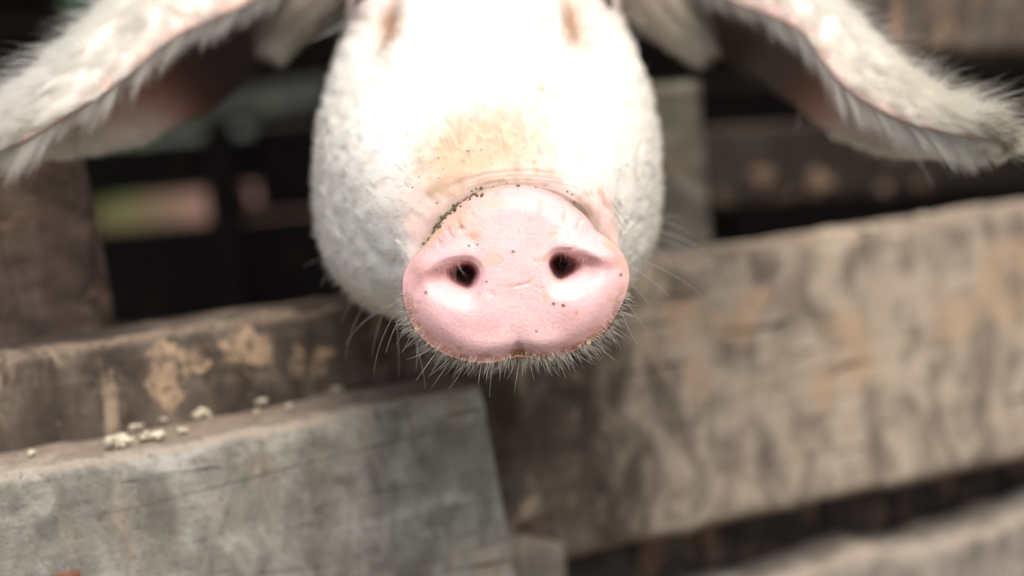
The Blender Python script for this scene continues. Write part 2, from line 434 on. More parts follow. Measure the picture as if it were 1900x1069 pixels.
bplank('plank', XL, XR, zg_top + .0925, zg_top + .193, PEN_Y, .045, BW, 6)
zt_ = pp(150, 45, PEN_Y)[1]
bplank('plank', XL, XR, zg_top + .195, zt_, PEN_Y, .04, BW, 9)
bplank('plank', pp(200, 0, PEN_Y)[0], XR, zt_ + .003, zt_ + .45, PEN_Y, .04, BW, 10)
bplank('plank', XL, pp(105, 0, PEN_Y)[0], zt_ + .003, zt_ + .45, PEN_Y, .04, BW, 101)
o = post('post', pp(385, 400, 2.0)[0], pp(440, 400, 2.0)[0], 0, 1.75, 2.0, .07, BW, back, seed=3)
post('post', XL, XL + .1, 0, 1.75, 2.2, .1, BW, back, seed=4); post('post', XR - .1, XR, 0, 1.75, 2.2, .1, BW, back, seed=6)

mid = empty('partition_rail', (0, 0, 0))
tag(mid, 'pale mossy rail on low posts crossing the dim pen behind the pig', 'rail')
x1_, z1_ = pp(60, 285, 1.45); x2_, z2_ = pp(600, 195, 1.45)
k_ = (z2_ - z1_) / (x2_ - x1_)
xa_, xb_ = -.9, -.06
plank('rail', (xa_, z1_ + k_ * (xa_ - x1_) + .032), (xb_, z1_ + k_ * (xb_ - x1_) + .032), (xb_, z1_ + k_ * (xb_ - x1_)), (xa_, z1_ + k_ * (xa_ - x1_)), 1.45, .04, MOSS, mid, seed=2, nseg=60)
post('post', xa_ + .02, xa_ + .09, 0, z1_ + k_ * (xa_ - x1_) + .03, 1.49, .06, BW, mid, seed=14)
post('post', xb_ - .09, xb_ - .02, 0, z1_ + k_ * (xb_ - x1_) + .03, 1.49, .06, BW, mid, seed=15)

lowr = empty('inner_rail', (0, 0, 0))
tag(lowr, 'dark rail with three round tan patches, right of the pig behind the long plank', 'rail')
ax, az = pp(1340, 382, 1.35); bx_, bz = pp(1900, 345, 1.35)
kk = (bz - az) / (bx_ - ax)
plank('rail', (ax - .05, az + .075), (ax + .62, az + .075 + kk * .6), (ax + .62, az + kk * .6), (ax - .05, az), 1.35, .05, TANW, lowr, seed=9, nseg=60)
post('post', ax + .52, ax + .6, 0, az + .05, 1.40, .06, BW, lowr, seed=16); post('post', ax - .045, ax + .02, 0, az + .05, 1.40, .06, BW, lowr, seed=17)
BLM = plain('dry_mud', (.27, .18, .12), .9, 60, .3)
def splat(px, py, y, r, parent, seed):
    x, z = pp(px, py, y); vs = [(x, y - .004, z)]; fs = []
    for k, (f, dy) in enumerate(((.6, -.004), (1, .001))):
        for i in range(24):
            t = i / 24 * 2 * math.pi; rr = r * f * (1 + .18 * math.sin(3 * t + seed) + .1 * math.sin(7 * t + seed * 2))
            vs.append((x + rr * math.cos(t), y + dy, z + rr * math.sin(t)))
    for i in range(24): fs.append((0, 1 + i, 1 + (i + 1) % 24)); fs.append((1 + i, 25 + i, 25 + (i + 1) % 24, 1 + (i + 1) % 24))
    mesh_obj('mud_patch', vs, fs, BLM, parent)
for q_, (a_, b_, r_) in enumerate(((1415, 330, .011), (1520, 340, .013), (1640, 352, .007))): splat(a_, b_, 1.348, r_, lowr, q_ * 2)

# shed roof and side walls over the pen
shed = empty('shed', (0, 0, 0))
tag(shed, 'open fronted plank shed that keeps the pen behind the pig dark', 'shed')
def slab(name, x0, x1, y0, y1, z0, z1, mat, dz=0.0):
    nxs = 24; vs = []; fs = []
    xs_ = np.linspace(x0, x1, nxs)
    for y, dd in ((y0, 0), (y1, dz)):
        for i, x in enumerate(xs_):
            wv = .008 * math.sin(i * 2.4)
            vs.append((x, y, z0 + dd + wv)); vs.append((x, y, z1 + dd + wv))
    n2 = nxs * 2
    for i in range(nxs - 1):
        a = i * 2; b = a + n2
        fs += [(a, a + 2, b + 2, b), (a + 1, b + 1, b + 3, a + 3), (a, a + 1, a + 3, a + 2), (b, b + 2, b + 3, b + 1)]
    fs += [(0, n2, n2 + 1, 1), (n2 - 2, n2 - 1, 2 * n2 - 1, 2 * n2 - 2)]
    return mesh_obj(name, vs, fs, mat, shed, smooth=False)
ROOFM = plain('rusty_sheet_roof', (.12, .07, .05), .7, 8, .4)
slab('roof', -2.0, 2.4, 0.98, 3.0, 1.42, 1.45, ROOFM, dz=.45)
for xw in (-1.75, 2.1):
    vs, fs = [], []
    for k in range(12):
        z0_, z1_b = .02 + k * .155, .17 + k * .155
        q0 = len(vs)
        for (yy, xx) in ((1.15, xw), (2.9, xw)):
            vs += [(xx, yy, z0_), (xx + .03, yy, z0_), (xx + .03, yy, z1_b), (xx, yy, z1_b)]
        fs += [(q0, q0 + 1, q0 + 2, q0 + 3), (q0 + 7, q0 + 6, q0 + 5, q0 + 4), (q0, q0 + 4, q0 + 5, q0 + 1), (q0 + 1, q0 + 5, q0 + 6, q0 + 2), (q0 + 2, q0 + 6, q0 + 7, q0 + 3), (q0 + 3, q0 + 7, q0 + 4, q0)]
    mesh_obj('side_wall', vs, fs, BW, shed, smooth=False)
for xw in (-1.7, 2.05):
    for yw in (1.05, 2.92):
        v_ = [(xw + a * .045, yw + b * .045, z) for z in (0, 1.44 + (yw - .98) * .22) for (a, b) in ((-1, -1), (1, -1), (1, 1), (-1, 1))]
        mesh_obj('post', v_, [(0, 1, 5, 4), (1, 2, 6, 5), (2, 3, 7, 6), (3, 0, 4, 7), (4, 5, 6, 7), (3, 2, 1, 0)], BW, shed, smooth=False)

# bushes outside, behind
def bush(cx, cy, cz, rx, rz, n, label):
    r_ = np.random.default_rng(int(abs(cx) * 100) + 3)
    root = empty('bush', (cx, cy, 0)); tag(root, label, 'bush', 'bushes beyond the pen')
    LM = plain('leaf_green', (.09, .17, .03), .6, 4, .5)
    p = unit(r_.normal(size=(n, 3))) * (r_.random(n) ** .4)[:, None] * [rx, rx, rz] + [0, 0, cz]
    lump = 1 + .25 * vnoise(p, 3)
    p[:, :2] *= lump[:, None]
    ax_ = unit(r_.normal(size=(n, 3))); bx = unit(np.cross(ax_, r_.normal(size=(n, 3))))
    sz = (.03 + .03 * r_.random(n))[:, None]
    vs = np.stack([p - ax_ * sz, p + bx * sz * .5, p + ax_ * sz, p - bx * sz * .5], 1).reshape(-1, 3)
    mesh_obj('foliage', vs, [tuple(range(4 * i, 4 * i + 4)) for i in range(n)], LM, root, smooth=False)
    vs, fs = [], []
    for k in range(5):
        q0 = len(vs); an = k * 1.3
        for j in range(5):
            f = j / 4
            for i in range(6):
                t = i / 6 * 2 * math.pi; rr = .02 * (1 - .7 * f)
                vs.append((f * .5 * rx * math.cos(an) + rr * math.cos(t), f * .5 * rx * math.sin(an) + rr * math.sin(t), f * (cz + rz * .5)))
        for j in range(4):
            for i in range(6): fs.append((q0 + j * 6 + i, q0 + j * 6 + (i + 1) % 6, q0 + (j + 1) * 6 + (i + 1) % 6, q0 + (j + 1) * 6 + i))
    mesh_obj('stem', vs, fs, POSTW, root)
bush(-1.75, 4.2, 1.25, .75, .85, 6000, 'bright green bush above the left ear, beyond the pen')
bush(-2.9, 5.2, 1.0, .8, .9, 4000, 'leafy bush farthest left, beyond the pen')

# ------------------------------------------------------------------ PIG
rim = np.array([(1168, 512), (1163, 485), (1150, 462), (1128, 444), (1104, 430), (1090, 410), (1064, 384), (1030, 362), (1000, 352), (960, 345), (925, 348), (890, 358),
                (858, 377), (828, 402), (803, 438), (780, 465), (760, 485), (748, 512), (747, 545), (753, 578), (768, 610), (793, 638), (826, 658), (866, 670), (905, 674), (938, 668),
                (962, 659), (985, 664), (1020, 665), (1056, 656), (1092, 640), (1122, 616), (1146, 582), (1162, 548)], float)
DC = np.array([957.0, 520.0])
NT = 480
th = np.linspace(0, 2 * math.pi, NT, endpoint=False)          # 0 right, pi/2 up
ra = np.hypot(rim[:, 0] - DC[0], rim[:, 1] - DC[1]); ta = np.arctan2(-(rim[:, 1] - DC[1]), rim[:, 0] - DC[0]) % (2 * math.pi)
od = np.argsort(ta); ta, ra = ta[od], ra[od]
ta3 = np.concatenate([ta - 2 * math.pi, ta, ta + 2 * math.pi]); ra3 = np.tile(ra, 3)
rr = np.interp(th, ta3, ra3)
ker = np.exp(-np.linspace(-2, 2, 13) ** 2); ker /= ker.sum()
rr = np.convolve(np.concatenate([rr[-6:], rr, rr[:6]]), ker, 'valid')
RIMX = DC[0] + rr * np.cos(th); RIMY = DC[1] - rr * np.sin(th)

def seg_dist(x, y, ax, ay, bx, by):
    vx, vy = bx - ax, by - ay
    t = np.clip(((x - ax) * vx + (y - ay) * vy) / (vx * vx + vy * vy), 0, 1)
    return np.hypot(x - ax - t * vx, y - ay - t * vy), t
NOS = ((866, 508, -1), (1040, 492, 1))
def disc_depth(x, y, q):
    """metres behind the focus plane over the snout disc; q = share of the rim radius"""
    d = .552 + (510 - y) / 165 * .0080
    d = d + sstep(.66, 1.0, q) ** 2.2 * .0040 - .0018 * sstep(1, .3, q)
    for cx, cy, sd in NOS:
        lat = (x - cx) * sd
        ax_ = 23 + 29 * sstep(-14, 26, lat); ay_ = 23 + 22 * sstep(-14, 26, y - cy)
        k = np.sqrt((lat / ax_) ** 2 + ((y - cy) / ay_) ** 2)
        soft = np.clip(np.maximum(lat, 0) / 40 + np.maximum(y - cy, 0) / 40, 0, 1)
        d = d + .026 * (1 - sstep(.30 - .30 * soft, 1.05, k)) ** (1 + 1.3 * soft) + .0016 * (1 - sstep(.8, 1.6, k))
        # groove running outwards from the hole
        ds, t = seg_dist(x, y, cx + sd * 10, cy + 2, cx + sd * 82, cy + (20 if sd < 0 else 6))
        wdt = (25 + 14 * sstep(-18, 26, y - cy)) * (1 - .25 * t)
        d = d + .0038 * (1 - .85 * t) * (1 - sstep(.0, 1.15, ds / wdt))
        # rolled upper wing and full lower cushion
        ds, t = seg_dist(x, y, cx + sd * 5, cy - 42, cx + sd * 85, cy - 18)
        d = d - .0009 * (1 - sstep(0, 1, ds / 30))
        ds, t = seg_dist(x, y, cx + sd * 25, cy + 78, cx + sd * 60, cy + 70)
        d = d - .0013 * (1 - sstep(0, 1, ds / 60))
    ds, t = seg_dist(x, y, 963, 668, 960, 632); d = d + .0022 * (1 - sstep(0, 1, ds / (5 + 20 * (1 - t)))) * (1 - t) + .0004 * (1 - sstep(0, 1, ds / 30))
    ds, t = seg_dist(x, y, 928, 533, 958, 531); d = d + .00005 * (1 - sstep(0, 1, ds / 5))
    ds, t = seg_dist(x, y, 958, 531, 978, 526); d = d + .0002 * (1 - sstep(0, 1, ds / 6)); ds, t = seg_dist(x, y, 978, 526, 994, 515); d = d + .0001 * (1 - sstep(0, 1, ds / 5))
    for (a_, b_, c_, e_, dp) in ((900, 540, 925, 552, .0004), (1000, 530, 1010, 545, .0003), (985, 480, 1000, 492, .0003), (1006, 362, 999, 408, .0009), (1050, 385, 1044, 420, .0006), (1078, 402, 1068, 430, .0006), (845, 402, 862, 432, .0008), (826, 418, 842, 446, .0009), (810, 440, 822, 462, .0009), (872, 385, 878, 410, .0005),
                                 (1040, 470, 1080, 455, .0005), (850, 640, 856, 668, .0006), (1030, 655, 1026, 668, .0005), (905, 655, 905, 672, .0004), (790, 560, 765, 568, .0005)):
        ds, t = seg_dist(x, y, a_, b_, c_, e_); d = d + dp * .55 * np.sin(np.pi * np.clip(t, .0, 1)) * (1 - sstep(0, 1, (ds + 2 * np.sin(t * 9 + a_)) / 7))
    return d

rows = []           # each: (NT,3) world points
pxr = []            # px, py per vertex for colouring
ND = 130
for q in np.linspace(.012, 1, ND):
    x = DC[0] + (RIMX - DC[0]) * q; y = DC[1] + (RIMY - DC[1]) * q
    rows.append(P(x, y, disc_depth(x, y, q * np.ones(NT))))
n_disc = len(rows)
# rings behind the rim: d, cx, cy, right, up, left, down, exponent
def oval(cx, cy, r, u, l, dn, n):
    c, s = np.cos(th), np.sin(th)
    ex = np.where(c > 0, r, l); ey = np.where(s > 0, u, dn)
    k = (np.abs(c) / ex) ** n + (np.abs(s) / ey) ** n
    rad = k ** (-1 / n)
    return cx + rad * c, cy - rad * s
def rimk(k, d, dy=0, ktop=None):
    kk_ = k if ktop is None else k + (ktop - k) * sstep(.1, .9, np.sin(th))
    return (DC[0] + (RIMX - DC[0]) * kk_, DC[1] + (RIMY - DC[1]) * kk_ + dy, d + (510 - RIMY) / 165 * (.0080 - .0035 * min(1, max(0, (d - .558) / .014))))
ctrl = []
ctrl.append(rimk(1.0, .5562))
ctrl.append(rimk(1.010, .5580))
ctrl.append(rimk(.998, .5605))
ctrl.append(rimk(.955, .5640, ktop=.93))
ctrl.append(rimk(.945, .5680, ktop=.955))
ctrl.append(rimk(.96, .5725, ktop=1.035))
OV = [(.583, 945, 490, 200, 192, 203, 150, 2.2), (.600, 936, 470, 222, 220, 238, 152, 2.3), (.620, 925, 445, 256, 248, 283, 170, 2.5),
      (.640, 915, 415, 286, 272, 312, 190, 2.6), (.660, 909, 385, 303, 300, 320, 212, 2.7), (.680, 906, 355, 312, 320, 319, 225, 2.8), (.700, 905, 325, 311, 335, 312, 232, 2.9),
      (.730, 900, 270, 290, 345, 285, 230, 2.9), (.770, 898, 200, 262, 350, 258, 262, 2.6), (.820, 897, 150, 262, 350, 258, 290, 2.4)]
for (d, cx, cy, r, u, l, dn, n_) in OV:
    x, y = oval(cx, cy, r, u, l, dn, n_); ctrl.append((x, y, d + 0 * x))
cw = [P(*c_) for c_ in ctrl]
# neck, trunk and rump in world space
SC_ = unit(np.array([1.0, 0, 0]))
hc = P(897, 190, .82)
for (y_, z_, rx_, rz_) in ((.92, .775, .092, .115), (1.02, .70, .105, .135), (1.14, .62, .125, .155), (1.30, .56, .140, .165), (1.50, .53, .150, .170), (1.68, .53, .150, .165), (1.82, .54, .125, .145), (1.89, .55, .075, .09), (1.905, .555, .01, .012)):
    cw.append(np.stack([hc[0] * .9 + rx_ * np.cos(th), y_ + 0 * th, z_ + rz_ * np.sin(th)], -1))
cw = np.array(cw)                      # (K,NT,3)
K = len(cw)
def catmull(A, u):
    i = np.clip(np.floor(u).astype(int), 0, len(A) - 2); f = (u - i)
    p0 = A[np.clip(i - 1, 0, len(A) - 1)]; p1 = A[i]; p2 = A[i + 1]; p3 = A[np.clip(i + 2, 0, len(A) - 1)]
    f = f.reshape(-1, *([1] * (A.ndim - 1)))
    return .5 * (2 * p1 + (p2 - p0) * f + (2 * p0 - 5 * p1 + 4 * p2 - p3) * f ** 2 + (3 * p1 - p0 - 3 * p2 + p3) * f ** 3)
us = np.concatenate([np.linspace(0, 5, 31)[1:], np.linspace(5, 15, 131)[1:], np.linspace(15, K - 1, 60)[1:]])
body = catmull(cw, us)
G = np.concatenate([np.array(rows), body], 0)          # (M,NT,3)
M_ = len(G)
U = np.concatenate([np.zeros(n_disc), us])
def grid_normals(G):
    du = np.gradient(G, axis=0)
    dv = (np.roll(G, -1, 1) - np.roll(G, 1, 1))
    n = unit(np.cross(dv, du))
    return n
gx, gy, gd = to_px(G)
# face modelling, pushed along the normal
nrm = grid_normals(G)
view = unit(C0 - G)
# make normals face outwards
sgn = np.sign((nrm * view).sum(-1)[n_disc // 2, :].mean()); nrm = nrm * sgn
def bumpat(x, y, cx, cy, rx, ry, ang=0):
    c, s = math.cos(ang), math.sin(ang)
    dx, dy = x - cx, y - cy
    return np.exp(-(((dx * c + dy * s) / rx) ** 2 + ((-dx * s + dy * c) / ry) ** 2))
Ub = U[:, None] + 0 * gx
face = (Ub > 5) & (Ub < 15)
front = (gd < .80)
off = np.zeros_like(gx)
fm = np.where(Ub > 4.5, 1, 0) * np.where(gd < .8, 1, 0)
off += fm * (.0007 * vnoise(G, 45) + .0005 * vnoise(G, 160))
eyeL, eyeR = (672, -8), (1112, -14)
for (ex, ey), sd in ((eyeL, -1), (eyeR, 1)):
    off += fm * (-.010 * bumpat(gx, gy, ex - sd * 38, ey + 30, 30, 62, sd * -.3))      # tear furrow at the inner corner
    off += fm * (.006 * bumpat(gx, gy, ex + sd * 2, ey - 2, 34, 30))
    off += fm * (.004 * bumpat(gx, gy, ex - sd * 70, ey + 50, 40, 90))
    off += fm * (-.003 * bumpat(gx, gy, ex, ey + 42, 40, 12)) + fm * (-.0025 * bumpat(gx, gy, ex + sd * 5, ey + 75, 45, 12))
    off += fm * .005 * bumpat(gx, gy, 905 + sd * 205, 330, 90, 130)
# wrinkles on the bridge just above the disc
for k in range(3):
    rad = 1.10 + .05 * k
    q = np.hypot((gx - DC[0]) / 200, (gy - DC[1]) / 168)
    off += np.where(np.sin(th)[None, :] > .2, 1, 0) * fm * -.0011 * np.exp(-((q - rad) / .013) ** 2) * (1 + .7 * vnoise(G, 80))
G = G + nrm * off[..., None]
# fine skin grain on the disc
dm = np.where(Ub < 5, 1, 0)
G = G + nrm * (dm * (.00003 * vnoise(G, 1100) + .00010 * vnoise(G, 190) + .00055 * vnoise(G, 55)))[..., None]
nrm = grid_normals(G) * sgn
gx, gy, gd = to_px(G)

def mixc(c, m_, col):
    return c + (np.array(col) - c) * np.clip(m_, 0, 1)[..., None]
nz1, nz2, nz3 = vnoise(G, 90), vnoise(G, 350), vnoise(G, 30)
PINK = (.81, .49, .50)
col = np.ones((*gx.shape, 3)) * np.array(PINK)
col = mixc(col, .5 + .5 * nz3, (.85, .58, .575))
col = mixc(col, .35 * sstep(.1, .7, nz1), (.72, .38, .385))
q0 = np.hypot((gx - DC[0]) / (rr[None, :] * np.abs(np.cos(th)) + 1), 0)
isdisc = Ub < 2.6
qd = np.hypot(gx - DC[0], gy - DC[1]) / rr[None, :]
# brownish dirt on the rim, strongest at the bottom, and in the furrow on top
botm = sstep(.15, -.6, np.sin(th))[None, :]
nz4 = vnoise(G + 20, 500)
col = mixc(col, isdisc * sstep(.80, .98, qd + .035 * nz1 + .03 * nz2) * (.12 + .5 * botm), (.52, .22, .15))
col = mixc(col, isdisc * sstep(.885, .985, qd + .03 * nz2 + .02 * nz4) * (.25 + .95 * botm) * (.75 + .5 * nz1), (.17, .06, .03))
col = mixc(col, isdisc * botm * sstep(.93, .97, qd) * sstep(.45, .6, nz4) * .8, (.62, .48, .28))
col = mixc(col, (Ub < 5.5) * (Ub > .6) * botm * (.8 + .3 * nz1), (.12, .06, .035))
col = mixc(col, isdisc * sstep(.80, 1.0, qd) * .5 * sstep(.0, .5, nz2 * .6 + nz1 * .5) * (1 - botm * .3), (.62, .36, .16))
topm = sstep(.12, .42, np.sin(th))[None, :] * (Ub > -1)
col = mixc(col, topm * sstep(1.6, 2.6, Ub) * sstep(5.6, 5.0, Ub) * (.75 + .7 * nz1) * (1 + .9 * (np.cos(th)[None, :] < -.1)), (.13, .095, .05))
col = mixc(col, (Ub < 3) * topm * sstep(.955, 1.0, qd) * (.35 + .7 * nz1) * (.5 + .7 * (np.cos(th)[None, :] < -.1)), (.50, .36, .16))
col = mixc(col, isdisc * bumpat(gx, gy, 850, 405, 40, 28) * (.55 + .5 * nz1), (.62, .42, .2))
col = mixc(col, isdisc * bumpat(gx, gy, 880, 437, 12, 9) * .7, (.55, .28, .12))
col = mixc(col, isdisc * bumpat(gx, gy, 915, 378, 28, 12) * .6, (.75, .45, .3))
col = mixc(col, isdisc * bumpat(gx, gy, 962, 660, 12, 10) * .8, (.36, .14, .06))
for (a_, b_, r_) in ((952, 467, 3), (1045, 567, 3.5), (1027, 564, 3), (870, 456, 2.5), (886, 454, 2), (855, 421, 4), (790, 543, 3), (1152, 510, 3), (760, 578, 4), (995, 615, 2), (903, 523, 2)):
    col = mixc(col, isdisc * bumpat(gx, gy, a_, b_, r_, r_) * 1.2, (.18, .05, .03))
# scattered orange flecks
fl = sstep(.55, .8, vnoise(G + 3, 420)) * sstep(.0, .5, nz1)
col = mixc(col, isdisc * fl * .6, (.62, .30, .12))
fl = sstep(.35, .75, vnoise(G + 9, 240)) * sstep(.1, .6, vnoise(G + 4, 60)); col = mixc(col, isdisc * fl * .5, (.72, .42, .22))
for (a_, b_, c_, e_) in ((1006, 362, 999, 408), (1050, 385, 1044, 420), (845, 402, 862, 432), (826, 418, 842, 446), (810, 440, 822, 462), (940, 532, 958, 531), (955, 531, 979, 526), (976, 527, 994, 515), (1078, 402, 1068, 430)):
    ds, t = seg_dist(gx, gy, a_, b_, c_, e_); col = mixc(col, isdisc * .55 * np.sin(np.pi * t) * (1 - sstep(0, 1, ds / 5)), (.66, .34, .22))
for cx, cy, sd in NOS:
    ds, t = seg_dist(gx, gy, cx, cy - 8, cx + sd * 85, cy + (12 if sd < 0 else 2))
    col = mixc(col, isdisc * .45 * (1 - sstep(0, 1, ds / 30)), (.50, .20, .20))
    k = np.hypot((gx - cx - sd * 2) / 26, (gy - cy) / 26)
    col = mixc(col, isdisc * sstep(1.0, .4, k) * .85 * sstep(24, -6, gy - cy), (.17, .06, .05))  # shade inside the hole painted into the colour, strongest under its upper edge
# furred skin
fk = sstep(4.0, 6.0, Ub)
SK = np.ones((*gx.shape, 3)) * np.array((.86, .83, .76))
SK = mixc(SK, .8 * sstep(6.9, 5.2, Ub) * topm, (.72, .46, .40))
SK = mixc(SK, .8 * bumpat(gx, gy, 815, 345, 55, 40) * sstep(-.1, .4, nz1), (.36, .25, .15))
SK = mixc(SK, .7 * bumpat(gx, gy, 975, 330, 60, 14) * sstep(-.1, .4, nz2), (.50, .20, .14))
SK = mixc(SK, topm * sstep(8.5, 6, Ub) * sstep(.15, .6, vnoise(G, 300) * .6 + nz1 * .5) * .55 * sstep(.3, .6, np.sin(th))[None, :], (.50, .24, .16))
tanp = np.clip(bumpat(gx, gy, 850, 285, 85, 62, -.5) + .8 * bumpat(gx, gy, 950, 265, 85, 60), 0, 1) * (.85 + .2 * nz3)
SK = mixc(SK, tanp, (.62, .42, .24))
for (ex, ey), sd in ((eyeL, -1), (eyeR, 1)):
    SK = mixc(SK, .85 * bumpat(gx, gy, ex - sd * 52, ey + 48, 17, 42, sd * -.2), (.50, .22, .10))
    SK = mixc(SK, .5 * bumpat(gx, gy, ex, ey, 42, 60), (.66, .42, .42))
bodyf = sstep(14, 16, Ub)
SK = mixc(SK, bodyf, (.62, .52, .44))
col = col + (SK - col) * fk[..., None]
GC = np.clip(col, 0, 1)

verts = [G.reshape(-1, 3)]; cols = [GC.reshape(-1, 3)]; faces = []
j = np.arange(NT); j2 = (j + 1) % NT
for i in range(M_ - 1):
    a_, b_ = i * NT, (i + 1) * NT
    faces += list(zip((a_ + j).tolist(), (b_ + j).tolist(), (b_ + j2).tolist(), (a_ + j2).tolist()))
nv = M_ * NT
cen = G[0].mean(0); verts.append(cen[None]); cols.append(GC[0].mean(0)[None])
faces += [(nv, int(a_), int(b_)) for a_, b_ in zip(j, j2)]; nv += 1
end = G[-1].mean(0); verts.append(end[None]); cols.append(GC[-1].mean(0)[None])
a_ = (M_ - 1) * NT
faces += [(nv, a_ + int(y_), a_ + int(x_)) for x_, y_ in zip(j, j2)]; nv += 1

# ---- ears
def ear(stn):
    """stn: list of (F, T, R) triples (px,py,d); returns fine centre-surface grid (ns,nt,3)"""
    near = (0, .018, .036, .038, .036, .034, .034)              # the flaps swing forward towards the tips
    A = np.array([[P(p_[0], p_[1], p_[2] - q_) for p_ in s_] for s_, q_ in zip(stn, near)])         # (S,3,3)
    ns, ntt = 110, 41
    B = catmull(A, np.linspace(0, len(A) - 1, ns))              # (ns,3,3)
    t = np.linspace(0, 1, ntt)[None, :, None]
    F_, T_, R_ = (B[:, k][:, None] for k in range(3))
    # quadratic through three points, with a fuller back
    q = F_ * (1 - t) * (1 - 2 * t) + 4 * T_ * t * (1 - t) + R_ * t * (2 * t - 1)
    q = q + .0018 * vnoise(q, 35)[..., None] * np.array(UP)
    return q
LE = ear([((600, -60, .80), (480, -200, .83), (600, 20, .86)), ((472, -2, .75), (360, -80, .79), (490, 130, .86)), ((335, 62, .715), (252, -2, .75), (400, 200, .83)),
          ((232, 148, .685), (155, 88, .71), (305, 246, .77)), ((112, 222, .665), (62, 172, .68), (172, 278, .71)), ((35, 262, .652), (5, 235, .66), (58, 288, .675)), ((-38, 292, .648), (-42, 288, .65), (-40, 296, .652))])
RE = ear([((1230, -60, .80), (1330, -200, .83), (1230, 20, .86)), ((1360, 2, .75), (1480, -85, .79), (1370, 130, .86)), ((1482, 62, .715), (1565, 32, .755), (1452, 180, .83)),
          ((1565, 160, .69), (1648, 124, .72), (1535, 240, .77)), ((1680, 222, .667), (1735, 190, .68), (1650, 276, .71)), ((1775, 250, .655), (1802, 222, .66), (1760, 276, .67)), ((1842, 262, .648), (1844, 258, .649), (1842, 266, .65))])
def ear_side(E):
    du = np.gradient(E, axis=0); dv = np.gradient(E, axis=1)
    n = unit(np.cross(du, dv))
    inside = E[:, [0]] * .5 + E[:, [-1]] * .5 - E
    s_ = -np.sign((n * inside)[:, 20:21].sum(-1, keepdims=True).mean())
    return n * s_           # outward (back of the ear)
def add_ear(E, dark_tip=False):
    global nv
    n = ear_side(E); ns, ntt = E.shape[:2]
    thk = .0016 * np.ones((ns, ntt)); tt = np.linspace(0, 1, ntt)
    thk = thk * (.5 + .5 * np.sin(np.clip(tt * 6, 0, math.pi / 2)) * np.sin(np.clip((1 - tt) * 6, 0, math.pi / 2)))[None, :]
    O_, I_ = E + n * thk[..., None], E - n * thk[..., None]
    base = nv
    sarr = np.linspace(0, 1, ns)[:, None] + 0 * tt[None, :]
    oc_ = np.ones((ns, ntt, 3)) * np.array((.86, .82, .76)); 
    oc_ = mixc(oc_, sstep(.09, .0, tt)[None, :] * .8 + 0 * sarr, (.80, .50, .42))
    if dark_tip:
        oc_ = mixc(oc_, sstep(.80, .93, sarr) * sstep(.08, .2, tt)[None, :] * .9, (.05, .045, .045))
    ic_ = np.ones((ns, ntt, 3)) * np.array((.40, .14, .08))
    ic_ = mixc(ic_, sstep(.60, .25, sarr), (.03, .010, .008))  # shade of the hollow painted into the colour, near black towards the ear base
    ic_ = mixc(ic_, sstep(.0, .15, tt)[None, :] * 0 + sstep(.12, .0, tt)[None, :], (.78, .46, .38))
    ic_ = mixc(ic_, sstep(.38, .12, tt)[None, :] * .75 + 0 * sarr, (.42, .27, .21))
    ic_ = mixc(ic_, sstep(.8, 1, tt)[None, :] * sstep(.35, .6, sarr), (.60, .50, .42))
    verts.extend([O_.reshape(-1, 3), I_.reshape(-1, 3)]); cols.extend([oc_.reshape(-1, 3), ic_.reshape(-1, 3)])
    n1 = ns * ntt
    for i in range(ns - 1):
        for k in range(ntt - 1):
            a = base + i * ntt + k
            faces.append((a, a + 1, a + ntt + 1, a + ntt)); b = a + n1
            faces.append((b, b + ntt, b + ntt + 1, b + 1))
        for k in (0, ntt - 1):
            a = base + i * ntt + k; b = a + n1
            faces.append((a, a + ntt, b + ntt, b) if k == 0 else (a, b, b + ntt, a + ntt))
    for i in (0, ns - 1):
        for k in range(ntt - 1):
            a = base + i * ntt + k; b = a + n1
            faces.append((a, b, b + 1, a + 1) if i == 0 else (a, a + 1, b + 1, b))
    nv += 2 * n1
    return n
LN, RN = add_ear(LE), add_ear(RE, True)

def add_tube(path, radii, colr, seg=20):
    """closed tapered limb through path points"""
    global nv
    path = np.asarray(path, float); K_ = 28
    pth = catmull(path, np.linspace(0, len(path) - 1, K_)); rad = catmull(np.asarray(radii, float)[:, None], np.linspace(0, len(path) - 1, K_))[:, 0]
    tan = unit(np.gradient(pth, axis=0)); ref = np.array((1.0, 0, 0))
    if abs(tan[0] @ ref) > .9: ref = np.array((0, 0, 1.0))
    x_ = unit(np.cross(tan, ref)); y_ = np.cross(tan, x_)
    t_ = np.linspace(0, 2 * math.pi, seg, endpoint=False)
    V = pth[:, None] + (x_[:, None] * np.cos(t_)[None, :, None] + y_[:, None] * np.sin(t_)[None, :, None]) * rad[:, None, None]
    base = nv
    verts.append(V.reshape(-1, 3)); cols.append(np.ones((K_ * seg, 3)) * np.array(colr)); nv += K_ * seg
    for i in range(K_ - 1):
        for k in range(seg):
            k2 = (k + 1) % seg
            faces.append((base + i * seg + k, base + i * seg + k2, base + (i + 1) * seg + k2, base + (i + 1) * seg + k))
    for i in (0, K_ - 1):
        verts.append(pth[i][None]); cols.append(np.array(colr)[None])
        for k in range(seg):
            k2 = (k + 1) % seg
            faces.append((nv, base + i * seg + k2, base + i * seg + k) if i == 0 else (nv, base + i * seg + k, base + i * seg + k2))
        nv += 1
    return V
